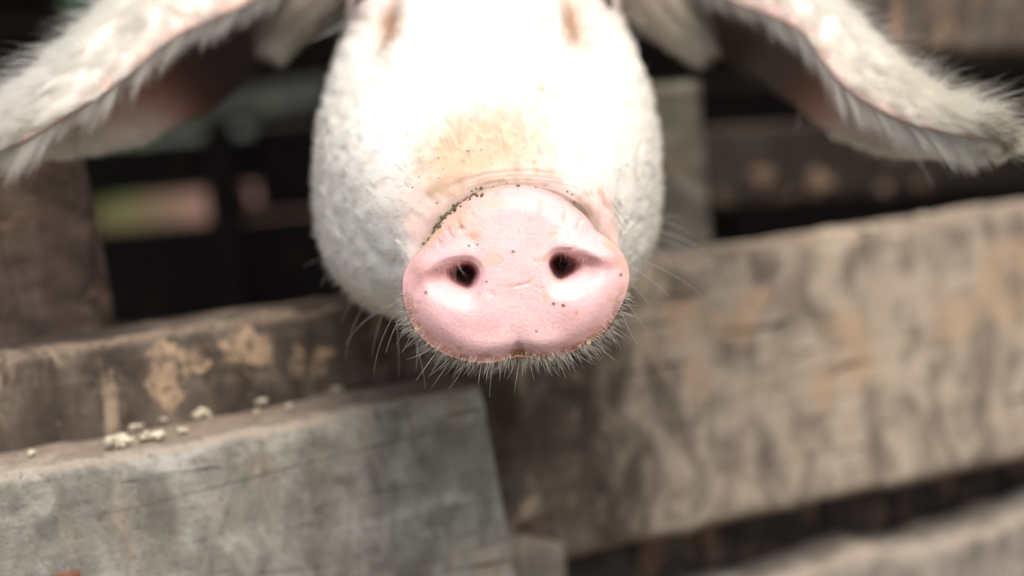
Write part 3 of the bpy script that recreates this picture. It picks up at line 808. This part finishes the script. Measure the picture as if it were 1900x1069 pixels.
# ear-root tufts
lobes = [([(610, -70, .775), (560, -10, .785), (530, 38, .79), (518, 62, .79)], [.016, .012, .0065, .002]), ([(1185, -60, .775), (1225, 0, .785), (1262, 42, .79), (1285, 70, .79)], [.016, .012, .0065, .002])]
LOB = [add_tube([P(*p_) for p_ in pts], rad, (.74, .58, .5)) for pts, rad in lobes]
bx0 = hc[0] * .9
for (lx, ly, fr) in ((-.085, 1.20, 1), (.085, 1.20, 1), (-.09, 1.72, 0), (.09, 1.72, 0)):
    if fr: pth = [(bx0 + lx, ly, .60), (bx0 + lx * 1.05, ly - .01, .42), (bx0 + lx, ly + .01, .25), (bx0 + lx, ly, .10), (bx0 + lx, ly - .02, .015)]; rd = [.08, .062, .038, .028, .034]
    else: pth = [(bx0 + lx, ly, .56), (bx0 + lx * 1.05, ly - .04, .40), (bx0 + lx, ly + .07, .24), (bx0 + lx, ly + .04, .11), (bx0 + lx, ly + .01, .015)]; rd = [.095, .075, .036, .026, .033]
    add_tube(pth, rd, (.60, .48, .40))
add_tube([(bx0, 1.88, .60), (bx0 + .02, 1.93, .60), (bx0 + .03, 1.95, .56), (bx0 + .01, 1.955, .53), (bx0 + .03, 1.96, .50)], [.014, .011, .008, .006, .003], (.62, .48, .42), 10)

m = N('pig_skin')
vc = m.n('VertexColor', layer_name='tint')
oc = m.coords()
f1 = m.noise(oc, 700, 4, .6); f2 = m.noise(oc, 1600, 3, .6)
c = m.mix(m.math('MULTIPLY', m.ramp(f1, .45, .75), .35), vc.outputs[0], m.mix(1.0, vc.outputs[0], (.86, .70, .66), 'MULTIPLY'))
m.put(m.b.inputs['Base Color'], c)
m.b.inputs['Subsurface Weight'].default_value = .35
m.b.inputs['Subsurface Radius'].default_value = (1, .35, .2); m.b.inputs['Subsurface Scale'].default_value = .0016
m.put(m.b.inputs['Roughness'], m.math('MULTIPLY_ADD', m.noise(oc, 260, 4, .6), .5, .17))
m.b.inputs['Specular IOR Level'].default_value = .5
m.bump(m.math('ADD', m.math('MULTIPLY', f1, 1.0), m.math('MULTIPLY', f2, .5)), .42, .0005)
m.b.inputs['Coat Weight'].default_value = .12; m.b.inputs['Coat Roughness'].default_value = .35
SKIN = m.m
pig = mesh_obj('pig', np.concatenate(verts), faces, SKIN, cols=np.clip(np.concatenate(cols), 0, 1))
tag(pig, 'white haired pig with a wet pink snout poking its head over the fence', 'pig')

# ---- eyes, half hidden under pale lashes
m = N('pig_eye'); m.b.inputs['Base Color'].default_value = (.03, .018, .012, 1); m.b.inputs['Roughness'].default_value = .08
EYE = m.m
def surf(px, py):
    """nearest front point of the head under a pixel"""
    k = (gx - px) ** 2 + (gy - py) ** 2 + np.where((Ub > 4) & (Ub < 14.5), 0, 1e9) + np.where((nrm * view).sum(-1) > -.2, 0, 1e6)
    i = np.unravel_index(np.argmin(k), k.shape); return G[i], nrm[i], i
for (ex, ey) in (eyeL, eyeR):
    p_, n_, _i = surf(ex, ey)
    c_ = p_ - n_ * .0072; r_ = .0085
    vs, fs = [], []
    a1, b1 = np.meshgrid(np.linspace(0, math.pi, 17), np.linspace(0, 2 * math.pi, 24, endpoint=False), indexing='ij')
    vs = np.stack([np.sin(a1) * np.cos(b1), np.sin(a1) * np.sin(b1), np.cos(a1)], -1).reshape(-1, 3) * r_ + c_
    for i in range(16):
        for k in range(24): fs.append((i * 24 + k, (i + 1) * 24 + k, (i + 1) * 24 + (k + 1) % 24, i * 24 + (k + 1) % 24))
    mesh_obj('eye', vs, fs, EYE, pig)

# ------------------------------------------------------------------ hair
def hair_mat(name, col, col2, rough=.35, coat=0.0):
    m = N(name)
    hi = m.n('HairInfo'); at = m.n('Attribute', attribute_name='tint')
    c = m.mix(hi.outputs['Random'], col, col2)
    c = m.mix(1.0, c, at.outputs['Color'], 'MULTIPLY')
    h = m.n('BsdfHairPrincipled', parametrization='COLOR')
    m.put(h.inputs['Color'], c); h.inputs['Roughness'].default_value = rough
    h.inputs['Radial Roughness'].default_value = .55; h.inputs['Coat'].default_value = coat
    d = m.n('BsdfDiffuse'); m.put(d.inputs[0], c)
    mx = m.n('MixShader'); mx.inputs[0].default_value = .25
    m.t.links.new(h.outputs[0], mx.inputs[1]); m.t.links.new(d.outputs[0], mx.inputs[2]); m.t.links.new(mx.outputs[0], m.out.inputs[0])
    return m.m
FURM = hair_mat('pale_fur', (.98, .965, .90), (.84, .80, .70))
BRIM = hair_mat('bristle_hair', (.88, .88, .80), (.45, .41, .32))

def make_hair(name, pts, rad, mat, tint=None, tip=.15):
    """pts (n,k,3), rad scalar or (n,)"""
    n, k = pts.shape[:2]
    h = bpy.data.hair_curves.new(name)
    h.add_curves([k] * n)
    h.points.foreach_set('position', pts.astype(np.float32).ravel())
    r = np.ones(n) * rad
    prof = np.interp(np.linspace(0, 1, k), [0, .5, 1], [1, .8, tip])
    a = h.attributes.get('radius') or h.attributes.new('radius', 'FLOAT', 'POINT')
    a.data.foreach_set('value', (r[:, None] * prof[None]).astype(np.float32).ravel())
    t = np.ones((n, 4), np.float32)
    if tint is not None: t[:, :3] = tint
    b = h.attributes.new('tint', 'FLOAT_COLOR', 'CURVE'); b.data.foreach_set('color', t.ravel())
    h.materials.append(mat)
    o = bpy.data.objects.new(name, h); sc.collection.objects.link(o); o.parent = pig
    return o
def strands(root, d0, d1, length, k=5, jit=.15, clump=None, cl=0.0):
    """root (n,3); direction bends from d0 to d1; jit random wobble"""
    n = len(root); t = np.linspace(0, 1, k)
    d0, d1 = unit(d0 + rng.normal(size=(n, 3)) * jit), unit(d1 + rng.normal(size=(n, 3)) * jit)
    pts = [root]; p = root
    for i in range(1, k):
        f = (i - .5) / (k - 1)
        dirn = unit(d0 * (1 - f) + d1 * f)
        p = p + dirn * (length / (k - 1))[:, None]; pts.append(p)
    pts = np.stack(pts, 1)
    if clump is not None:
        # pull the tips of each clump together
        m_ = np.zeros((clump.max() + 1, 3)); cnt = np.zeros(clump.max() + 1)
        np.add.at(m_, clump, pts[:, -1]); np.add.at(cnt, clump, 1)
        m_ /= np.maximum(cnt, 1)[:, None]
        dlt = m_[clump] - pts[:, -1]
        pts = pts + dlt[:, None] * (t ** 1.5)[None, :, None] * cl
    return pts

DOWN = -np.array(UP)
# face coat: sample the grid by area between the snout furrow and the neck
i0 = np.searchsorted(U, 4.6); i1 = np.searchsorted(U, 15.6)
sub = G[i0:i1]
area = np.linalg.norm(np.cross(np.gradient(sub, axis=0), (np.roll(sub, -1, 1) - np.roll(sub, 1, 1)) / 2), axis=-1)
sn = nrm[i0:i1]; vis = (sn * view[i0:i1]).sum(-1) > -.35
wgt = area * vis * sstep(4.6, 6.3, Ub[i0:i1]) * (1 - .9 * topm[i0:i1] * sstep(6.5, 5.5, Ub[i0:i1])) * np.where(Ub[i0:i1] > 14, .4, 1)
nf = 130000
idx = rng.choice(wgt.size, nf, p=(wgt / wgt.sum()).ravel())
ii, jj = np.unravel_index(idx, wgt.shape)
flow = unit(np.gradient(sub, axis=0))
fi = rng.random(nf)[:, None] - .5
root = sub[ii, jj] + (np.roll(sub, -1, 1) - sub)[ii, jj] * fi + np.gradient(sub, axis=0)[ii, jj] * (rng.random(nf)[:, None] - .5)
nn = sn[ii, jj]; fl_ = flow[ii, jj]
uu = Ub[i0:i1][ii, jj]; fx, fy = gx[i0:i1][ii, jj], gy[i0:i1][ii, jj]
ln = (.0030 + .0042 * sstep(5.5, 10, uu)) * (.7 + .6 * rng.random(nf))
ln_f = ln
swirl = vnoise(root, 25)[:, None] * .25 * np.cross(nn, fl_)
low = sstep(380, 560, fy)[:, None]
d0 = fl_ * .9 + nn * .36 + swirl
d1 = fl_ * 1.0 + nn * .10 + swirl + DOWN * (.15 + .5 * low)
nclump = 9000
cl_i = (np.floor(root[:, 0] / .0030).astype(int) * 73856093 ^ np.floor(root[:, 1] / .0030).astype(int) * 19349663 ^ np.floor(root[:, 2] / .0030).astype(int) * 83492791) % nclump
tn = np.ones((nf, 3))
tp = np.clip(bumpat(fx, fy, 850, 285, 85, 62, -.5) + .8 * bumpat(fx, fy, 950, 265, 85, 60), 0, 1)
tn = mixc(tn, tp * .8 * (.7 + .5 * rng.random(nf)), (.70, .50, .32))
for (ex, ey), sd in ((eyeL, -1), (eyeR, 1)):
    tn = mixc(tn, 1.25 * bumpat(fx, fy, ex - sd * 54, ey + 68, 23, 48, sd * -.2), (.40, .20, .10))
    tn = mixc(tn, .8 * bumpat(fx, fy, ex, ey + 20, 42, 55), (.66, .46, .43))
    tn = mixc(tn, .35 * bumpat(fx, fy, ex - sd * 75, ey + 90, 14, 40), (.62, .60, .60))
tn = mixc(tn, .45 * sstep(.25, .6, vnoise(root, 60)) * sstep(200, 420, fy) * (fx < 860), (.72, .70, .58))
tn = mixc(tn, .6 * bumpat(fx, fy, 1000, 180, 26, 20, .5) * (rng.random(nf) < .5), (.35, .32, .28))
tn *= (.90 + .10 * rng.random(9000)[cl_i])[:, None]
tn = mixc(tn, (rng.random(nf) < .13) * .8, (.58, .52, .42))
tn = mixc(tn, .25 * sstep(430, 560, fy), (.82, .80, .62))
make_hair('fur', strands(root, d0, d1, ln, 5, .13, cl_i, .12), .00009, FURM, tn)

# ear coats
def ear_hair(E, nrm_e, mirror, name):
    ns, ntt = E.shape[:2]
    dS = unit(np.gradient(E, axis=0)); dT = unit(np.gradient(E, axis=1))
    allp, allr, allt = [], [], []
    def bil(A, s_, t_):
        si, ti = s_ * (ns - 1), t_ * (ntt - 1)
        a, b = np.clip(si.astype(int), 0, ns - 2), np.clip(ti.astype(int), 0, ntt - 2)
        fs_, ft = (si - a)[:, None], (ti - b)[:, None]
        return (A[a, b] * (1 - fs_) + A[a + 1, b] * fs_) * (1 - ft) + (A[a, b + 1] * (1 - fs_) + A[a + 1, b + 1] * fs_) * ft
    def clumped(n, nc, s_rng, t_rng, ss, st):
        cs = s_rng[0] + (s_rng[1] - s_rng[0]) * rng.random(nc); ct = t_rng[0] + (t_rng[1] - t_rng[0]) * rng.random(nc)
        ci = rng.integers(0, nc, n)
        return np.clip(cs[ci] + rng.normal(size=n) * ss, .0, .995), np.clip(ct[ci] + rng.normal(size=n) * st, .0, 1), ci
    # back of the ear
    n = 42000; s_, t_, ci = clumped(n, 1500, (.0, 1), (.0, .9), .0055, .014)
    r0 = bil(E, s_, t_); nn_ = unit(bil(nrm_e, s_, t_)); ds = unit(bil(dS, s_, t_))
    ln = (.009 + .009 * rng.random(n)) * (1 + .5 * sstep(.4, 1, s_)) * (1 + .6 * (1 - mirror) * sstep(.3, .6, t_))
    ln = ln * np.where(t_ < .1, .7, 1)
    cj = rng.normal(size=(1500, 3))[ci] * .13; ln = ln * (1 - .35 * sstep(.8, 1, s_) * mirror)
    al = strands(r0 + nn_ * .001, ds * .9 + nn_ * .45 + cj, ds + nn_ * .16 + DOWN * .04 + cj, ln, 6, .13, ci, .5)
    fly = rng.random(n) < .06; al[fly] = strands((r0 + nn_ * .001)[fly], (ds * .7 + nn_ * .9)[fly], (ds + nn_ * .45)[fly], ln[fly] * 1.5, 6, .25)
    tt_ = np.ones((n, 3)) * (.84 + .16 * rng.random(1500)[ci])[:, None]; tt_ = mixc(tt_, .5 * (rng.random(n) < .3) * sstep(.5, .9, s_), (.80, .72, .50))
    if mirror:
        tt_ = mixc(tt_, .95 * ((rng.random(1500)[ci] < .72) & (s_ > .77 + .12 * rng.random(n)) & (t_ > .08) & (t_ < .75)), (.05, .05, .05))
        tt_ = mixc(tt_, .4 * sstep(.2, .6, s_) * rng.random(n), (.95, .85, .62))
    else: tt_ = mixc(tt_, .3 * (rng.random(n) < .5), (.72, .74, .76))
    allp.append(al); allr.append(np.ones(n) * .0001); allt.append(tt_)
    # fringe hanging from the front rim over the hollow
    n = 17000; s_, t_, ci = clumped(n, 620, (.03, .99), (.0, .26), .0040, .012)
    kp = rng.random(n) < sstep(.42, .0, t_) ; s_, t_, ci = s_[kp], t_[kp], ci[kp]; n = len(s_)
    r0 = bil(E, s_, t_); nn_ = unit(bil(nrm_e, s_, t_)); ds = unit(bil(dS, s_, t_))
    ln = (.014 + .011 * rng.random(n)) * (.5 + 1.0 * rng.random(620)[ci]) * (1.05 - .55 * sstep(.70, 1, s_))
    al = strands(r0 - nn_ * .001, DOWN * .6 + ds * .8 - nn_ * .35 - np.array(FW) * .2, DOWN * 1.0 + ds * .55 + np.array(FW) * .1, ln, 7, .16, ci, .5)
    tt_ = np.ones((n, 3)); tt_ = mixc(tt_, .55 * rng.random(n), (.62, .55, .50))
    allp.append(np.concatenate([al, al[:, -1:] * 1.0], 1)[:, :6] if al.shape[1] < 6 else al[:, :6]); allr.append(np.ones(n) * .0001); allt.append(tt_)
    # inner side below the rim and along the rear rim
    n = 15000; s_, t_, ci = clumped(n, 900, (.5, 1), (.03, 1), .01, .03)
    keep = (rng.random(n) < np.where(t_ > .75, 1, .35 + .6 * sstep(.5, .8, s_))); s_, t_, ci = s_[keep], t_[keep], ci[keep]; n = len(s_)
    r0 = bil(E, s_, t_); nn_ = -unit(bil(nrm_e, s_, t_)); ds = unit(bil(dS, s_, t_))
    ln = .006 + .008 * rng.random(n)
    al = strands(r0 + nn_ * .001, ds * .7 + nn_ * .5 + DOWN * .3, ds + DOWN * .6 + nn_ * .1, ln, 6, .2, ci, .5)
    allp.append(al); allr.append(np.ones(n) * .0001); tt_ = np.ones((n, 3)) * np.array((.86, .82, .72)); allt.append(tt_)
    # rear rim fringe
    n = 7000; s_, t_, ci = clumped(n, 350, (.5, .99), (.95, 1), .006, .01)
    r0 = bil(E, s_, t_); ds = unit(bil(dS, s_, t_)); nn_ = unit(bil(nrm_e, s_, t_))
    al = strands(r0, ds + DOWN * .6 + nn_ * .2, ds + DOWN * .8, .005 + .006 * rng.random(n), 6, .2, ci, .5)
    allp.append(al); allr.append(np.ones(n) * .0001); allt.append(np.ones((n, 3)) * np.array((.80, .80, .66)))
    return np.concatenate(allp), np.concatenate(allr), np.concatenate(allt)
for E, ne, mr in ((LE, LN, 0), (RE, RN, 1)):
    p_, r_, t_ = ear_hair(E, ne, mr, 'ear')
    make_hair('ear_hair', p_, r_, FURM, t_)

# tufts at the ear roots
for V, (pts, rad), sd in zip(LOB, lobes, (-1, 1)):
    n = 5000; K_, sg = V.shape[:2]
    a = rng.integers(2, K_, n); b = rng.integers(0, sg, n)
    r0 = V[a, b]; cc = V.mean(1)[a]; nn_ = unit(r0 - cc); ax_ = unit(np.gradient(V.mean(1), axis=0))[a]
    ci = (a // 3) * 10 + b // 2
    make_hair('ear_hair', strands(r0, ax_ + nn_ * .5, ax_ + nn_ * .1 + DOWN * .2, .012 + .012 * rng.random(n), 5, .2, ci, .6), .0001, FURM, np.ones((n, 3)) * np.array((.92, .89, .82)) * (.62 + .38 * rng.random(400)[ci % 400])[:, None])

# bristles round the lower rim of the disc
def at_theta(u_, t_):
    i = np.clip(np.searchsorted(U, u_), 1, M_ - 1); k = ((t_ % (2 * math.pi)) / (2 * math.pi) * NT).astype(int) % NT
    return G[i, k], nrm[i, k]
n = 800
t_ = R(150) + (R(390) - R(150)) * rng.random(n)
t_ = np.where(rng.random(n) < .6, R(195) + R(150) * rng.random(n), t_)
u_ = .4 + 3.6 * rng.random(n) ** 1.2
r0, n0 = at_theta(u_, t_)
outd = unit(r0 - P(DC[0], DC[1], .56)); outd = outd - (outd @ FW)[:, None] * FW; outd = unit(outd)
botw = sstep(.1, -.5, np.sin(t_))
ln = (.0010 + .0058 * rng.random(n) ** 1.8) * (.55 + .75 * botw) * (1 + .8 * (rng.random(n) < .05))
tng = np.cross(outd, FW)
al = strands(r0, outd - FW * .3, outd + DOWN * .25 + tng * rng.normal(size=(n, 1)) * .35 - FW * .05, ln, 5, .18)
tn = np.ones((n, 3)); tn = mixc(tn, (rng.random(n) < .25) * .7, (.35, .22, .12)); tn = mixc(tn, .8 * (rng.random(n) < .3), (1.5, 1.5, 1.45))
def disc_at(t_, q_):
    i = np.clip((q_ * ND).astype(int) - 1, 0, ND - 1); k = ((t_ % (2 * math.pi)) / (2 * math.pi) * NT).astype(int) % NT
    return G[i, k]
n2 = 420; tb = R(185) + R(170) * rng.random(n2); rb = disc_at(tb, 1 - .07 * rng.random(n2) ** 1.5)
ob = rb - P(DC[0], DC[1], .56); ob = unit(ob - (ob @ FW)[:, None] * FW)
al2 = strands(rb, ob - FW * .8, ob + DOWN * .4 - FW * .1 + np.cross(ob, FW) * rng.normal(size=(n2, 1)) * .3, (.0010 + .0032 * rng.random(n2) ** 1.5), 5, .2)
al = np.concatenate([al, al2]); tn = np.concatenate([tn, np.ones((n2, 3)) * (.6 + .5 * rng.random((n2, 1)))])
make_hair('bristles', al, .00009, BRIM, tn)
# chin hair behind the lower rim
n = 450
t_ = R(200) + R(140) * rng.random(n); u_ = 4 + 3.2 * rng.random(n)
r0, n0 = at_theta(u_, t_)
al = strands(r0, n0 + DOWN * .4 - FW * .2, n0 * .5 + DOWN * .7, .003 + .0045 * rng.random(n), 5, .25)
make_hair('chin_hair', al, .00006, BRIM, np.ones((n, 3)) * .9)

# stray dark and muddy hairs on the left of the muzzle
sel = (fx > 690) & (fx < 880) & (fy > 285) & (fy < 440) & (uu > 6)
k_ = rng.choice(np.flatnonzero(sel), 110, replace=False)
k2_ = rng.choice(np.flatnonzero((np.hypot((fx - 1008) / 30, (fy - 180) / 22) < 1)), 26)
k_ = np.concatenate([k_, k2_])
make_hair('muddy_hair', strands(root[k_] + nn[k_] * .0028, (d0[k_] + nn[k_] * .1), d1[k_], ln_f[k_] * (.5 + .6 * rng.random(len(k_))), 5, .25), .00012, BRIM, np.ones((len(k_), 3)) * np.array((.22, .17, .12)) * (.6 + rng.random((len(k_), 1))))

# hairs inside the nostrils
hp = []
for cx, cy, sd in NOS:
    for k in range(18):
        f = rng.random()
        x = cx + sd * (2 + 58 * f) + rng.normal() * 3; y = cy - 22 + 14 * f + rng.normal() * 4
        q = np.array([np.hypot(x - DC[0], y - DC[1]) / 200])
        d_ = float(disc_depth(np.array([x]), np.array([y]), q)[0])
        a_ = P(x, y, d_ + .0005)
        L_ = (14 + 30 * rng.random()); dx = rng.normal() * 12
        hp.append(np.stack([P(x - sd * 3 * t + dx * t * t, y + L_ * t * (1 - .15 * t), d_ + .0005 - .0035 * t) for t in np.linspace(0, 1, 5)]))
make_hair('nostril_hair', np.array(hp), .00004, FURM, np.ones((len(hp), 3)) * np.array((.7, .6, .6)))

# whiskers: (root px,py,d) (tip px,py,d), sag px
wl = [((748, 562, .562), (694, 690, .57), -10), ((752, 575, .562), (716, 655, .565), -4), ((756, 590, .562), (735, 640, .57), 2), ((758, 598, .566), (790, 722, .58), 4), ((765, 605, .565), (745, 655, .56), 3),
      ((742, 560, .59), (640, 640, .60), -12), ((716, 512, .61), (640, 668, .62), -14), ((690, 520, .62), (632, 600, .63), -6), ((636, 455, .66), (562, 494, .66), 3), ((660, 462, .63), (597, 486, .64), 2), ((632, 480, .65), (597, 530, .64), -6),
      ((720, 560, .60), (690, 660, .61), -4), ((735, 590, .59), (740, 700, .60), 2), ((775, 620, .565), (772, 690, .57), 0), ((815, 655, .565), (795, 700, .56), 3), ((862, 668, .56), (832, 722, .56), 4),
      ((912, 672, .56), (908, 738, .57), 0), ((1010, 662, .56), (1050, 702, .556), 8), ((1028, 660, .56), (1068, 690, .556), 6), ((1090, 640, .56), (1140, 668, .56), 4),
      ((1168, 495, .558), (1240, 549, .56), 4), ((1168, 524, .558), (1220, 586, .56), 2), ((1152, 575, .56), (1183, 640, .56), -2), ((1180, 480, .585), (1300, 545, .60), 6), ((1212, 428, .655), (1312, 470, .66), 7), ((1212, 440, .655), (1320, 486, .665), 5),
      ((1215, 405, .66), (1290, 442, .66), 5), ((1210, 402, .66), (1262, 404, .66), 3), ((1130, 352, .62), (1222, 351, .60), 2), ((1142, 392, .62), (1222, 368, .60), -2), ((1205, 450, .65), (1250, 500, .655), 4), ((1160, 560, .57), (1200, 620, .575), 3),
      ((1130, 600, .565), (1152, 650, .57), 1), ((770, 320, .60), (705, 300, .60), -3), ((790, 340, .60), (722, 322, .60), -2), ((760, 372, .60), (690, 360, .60), -3),
      ((655, 30, .72), (560, 82, .70), 5), ((650, 40, .72), (585, 74, .70), -4), ((645, 20, .72), (570, 60, .70), 6), ((660, 48, .72), (600, 66, .70), 2), ((1140, 20, .72), (1205, 62, .70), -6), ((1138, 30, .72), (1190, 70, .70), -3), ((1140, 10, .72), (1215, 40, .70), -8),
      ((1600, 255, .69), (1732, 352, .67), 30), ((1480, 190, .70), (1476, 245, .70), 5)]
wp, wr = [], []
for a_, b_, sag in wl:
    t = np.linspace(0, 1, 9)
    x = a_[0] + (b_[0] - a_[0]) * t; y = a_[1] + (b_[1] - a_[1]) * t; d = a_[2] + (b_[2] - a_[2]) * t
    lx, ly = b_[1] - a_[1], -(b_[0] - a_[0]); nl = math.hypot(lx, ly)
    y = y + ly / nl * sag * 4 * t * (1 - t); x = x + lx / nl * sag * 4 * t * (1 - t)
    wp.append(P(x, y, d)); wr.append((.00013 + .00003 * rng.random()) * (.45 if b_[1] < 380 and 700 <= b_[0] <= 1225 and a_[1] > 300 else 1))
make_hair('whiskers', np.array(wp), np.array(wr), BRIM, np.ones((len(wp), 3)) * 1.25, tip=.3)

# dried dirt flecks stuck in the coat and on the furrow
FLECK = plain('dried_dirt', (.17, .14, .085), .9, 900, .5)
vs, fs = [], []
spots = [(1003, 157, 4), (998, 172, 3), (1030, 197, 3), (870, 290, 3.5), (895, 287, 3), (812, 380, 3), (817, 302, 2.5), (818, 338, 2.5), (735, 312, 2.5), (757, 313, 2.5), (780, 335, 2.5), (800, 318, 2), (772, 355, 3), (893, 352, 4), (884, 350, 3), (876, 355, 2.5), (1053, 355, 2.5), (1062, 362, 2),
         (1065, 376, 2.5), (876, 233, 2), (856, 272, 2), (700, 372, 2), (735, 378, 2.5), (690, 415, 3), (745, 395, 2), (1148, 390, 2), (790, 300, 2), (826, 322, 2), (760, 300, 2)]
for _k in range(0): spots.append((rng.uniform(700, 900), rng.uniform(270, 420), rng.uniform(1, 2)))
for _k in range(60):
    a_ = rng.uniform(R(60), R(165)) if _k % 4 == 0 else rng.uniform(R(110), R(160)); spots.append((DC[0] + rng.uniform(.985, 1.03) * np.interp(a_, th, rr) * math.cos(a_), DC[1] - rng.uniform(.985, 1.03) * np.interp(a_, th, rr) * math.sin(a_), rng.uniform(.8, 3.2)))
for _k in range(70):
    a_ = rng.normal(R(134), R(9)); spots.append((DC[0] + rng.uniform(.985, 1.035) * np.interp(a_, th, rr) * math.cos(a_), DC[1] - rng.uniform(.985, 1.035) * np.interp(a_, th, rr) * math.sin(a_), rng.uniform(2, 5)))
spots += [(893, 362, 5), (897, 364, 4), (889, 363, 3.5)]
for _k in range(40):
    a_ = rng.uniform(R(200), R(340)); spots.append((DC[0] + rng.uniform(.94, 1.0) * np.interp(a_, th, rr) * math.cos(a_), DC[1] - rng.uniform(.94, 1.0) * np.interp(a_, th, rr) * math.sin(a_), rng.uniform(1, 2.2)))
kbig = np.where((Ub < 14) & ((nrm * view).sum(-1) > 0), 0, 1e9)
for (x, y, r_) in spots:
    k = (gx - x) ** 2 + (gy - y) ** 2 + kbig; i_ = np.unravel_index(np.argmin(k), k.shape)
    inf = Ub[i_] > 5.2
    c_ = G[i_] + nrm[i_] * (.0022 if inf else .0001); r_m = r_ * (.00010 if inf else .00013); Rm = np.array(Matrix.Rotation(rng.uniform(0, 3.1), 3, Vector(rng.normal(size=3)))); st_ = rng.uniform(1, 2.2)
    q0 = len(vs)
    for a1 in range(5):
        for b1 in range(7):
            th1, ph1 = math.pi * a1 / 4, 2 * math.pi * b1 / 7
            rj = r_m * (1 + .4 * rng.random())
            vs.append(tuple(c_ + rj * Rm @ np.array((math.sin(th1) * math.cos(ph1) * st_, math.sin(th1) * math.sin(ph1), math.cos(th1) * .8))))
    for a1 in range(4):
        for b1 in range(7): fs.append((q0 + a1 * 7 + b1, q0 + a1 * 7 + (b1 + 1) % 7, q0 + (a1 + 1) * 7 + (b1 + 1) % 7, q0 + (a1 + 1) * 7 + b1))
tag(mesh_obj('dirt_flecks', vs, fs, FLECK, pig, smooth=False), kind='stuff')

# ------------------------------------------------------------------ feed crumbs on the ledges
CR = plain('dry_feed', (.58, .52, .40), .8, 400, .35)
def crumb(px, py, on, size, label, elong=1.0, seed=0):
    """on: 'grey' ledge or 'main' plank top; the point lies on that top face"""
    r_ = np.random.default_rng(seed + 100)
    d = fwd + rt * ((px - W / 2) / FPX) + up * ((H / 2 - py) / FPX)
    if on == 'grey': sa_, za_, sb_, zb_ = ga, gza, gb, gzb
    else: sa_, za_, sb_, zb_ = TOPZ
    slope = (zb_ - za_) / (sb_ - sa_)
    # plane: z = za + slope*(s-sa), s = (p-FO).e_dir
    nvec = Vector((0, 0, 1)) - e_dir * slope
    p0 = FO + e_dir * sa_; p0.z = za_
    t = (p0 - CAM).dot(nvec) / d.dot(nvec); p = CAM + d * t
    vs, fs = [], []; A_, B_ = 7, 9
    for gq in range(int(4 + 7 * elong)):
        q0 = len(vs); gs = size * r_.uniform(.25, .60)
        ctr = np.array((r_.uniform(-1, 1) * size * elong * .62, r_.uniform(-.5, .5) * size, -size * .3 + gs * .5)) if gq else np.array((0, 0, 0.0))
        Rm = np.array(Matrix.Rotation(r_.uniform(0, 3.1), 3, Vector(r_.normal(size=3)))); sh = np.array((r_.uniform(1, 1.9), 1, r_.uniform(.35, .6)))
        for a1 in range(A_):
            for b1 in range(B_):
                th1, ph1 = math.pi * a1 / (A_ - 1), 2 * math.pi * b1 / B_
                v = np.array((math.sin(th1) * math.cos(ph1), math.sin(th1) * math.sin(ph1), math.cos(th1)))
                f = 1 + .35 * float(vnoise((v * 1.3 + seed + gq)[None], 1.6)[0])
                vs.append(tuple(ctr + Rm @ (v * f * gs * sh)))
        for a1 in range(A_ - 1):
            for b1 in range(B_): fs.append((q0 + a1 * B_ + b1, q0 + (a1 + 1) * B_ + b1, q0 + (a1 + 1) * B_ + (b1 + 1) % B_, q0 + a1 * B_ + (b1 + 1) % B_))
    o = mesh_obj('feed_crumb', vs, fs, CR)
    o.location = p + Vector((0, 0, size * .45)); o.rotation_euler = (0, -math.atan(slope), FA + r_.uniform(-.3, .3))
    tag(o, label, 'crumb', 'dry feed crumbs on the fence planks')
cl_ = [(57, 845, 'grey', .0022, 'small pale crumb at the far left end of the grey ledge', 1), (148, 800, 'grey', .0032, 'round pale crumb, second from the left on the grey ledge', 1),
       (222, 826, 'grey', .0044, 'long pale crumb heap at the ledge front, left of its twin', 1.9), (285, 815, 'grey', .0040, 'long pale crumb heap at the ledge front, right of its twin', 2.0),
       (250, 797, 'grey', .0028, 'crumb at the back of the ledge above the two long heaps', 1.3), (337, 803, 'grey', .0022, 'small crumb just right of the long heaps', 1), (303, 782, 'grey', .0020, 'dim small crumb at the ledge back above the heaps', 1),
       (372, 774, 'grey', .0036, 'bright crumb alone against the brown plank, middle of the ledge', 1.3), (482, 750, 'grey', .0028, 'upper crumb of the pair in the ledge middle', 1.2), (477, 766, 'grey', .0018, 'lower tiny crumb of the pair in the ledge middle', 1),
       (538, 757, 'grey', .0024, 'crumb alone just right of the middle pair', 1), (625, 727, 'grey', .0030, 'bright crumb, left of the three near the pig', 1.2), (645, 706, 'grey', .0024, 'dim crumb, topmost of the three near the pig', 1.2), (680, 713, 'grey', .0032, 'crumb, rightmost of the three near the pig', 1.2),
       (1610, 432, 'main', .0040, 'pale crumb on the top edge of the long plank, middle one', 1), (1520, 440, 'main', .0030, 'dull crumb on the top edge of the long plank, leftmost', 1.2), (1715, 408, 'main', .0040, 'greenish pale smear of feed on the long plank top, rightmost', 2.4)]
for k, (a_, b_, on, s_, lb, el) in enumerate(cl_): crumb(a_, b_, on, s_, lb, el, k * 3)
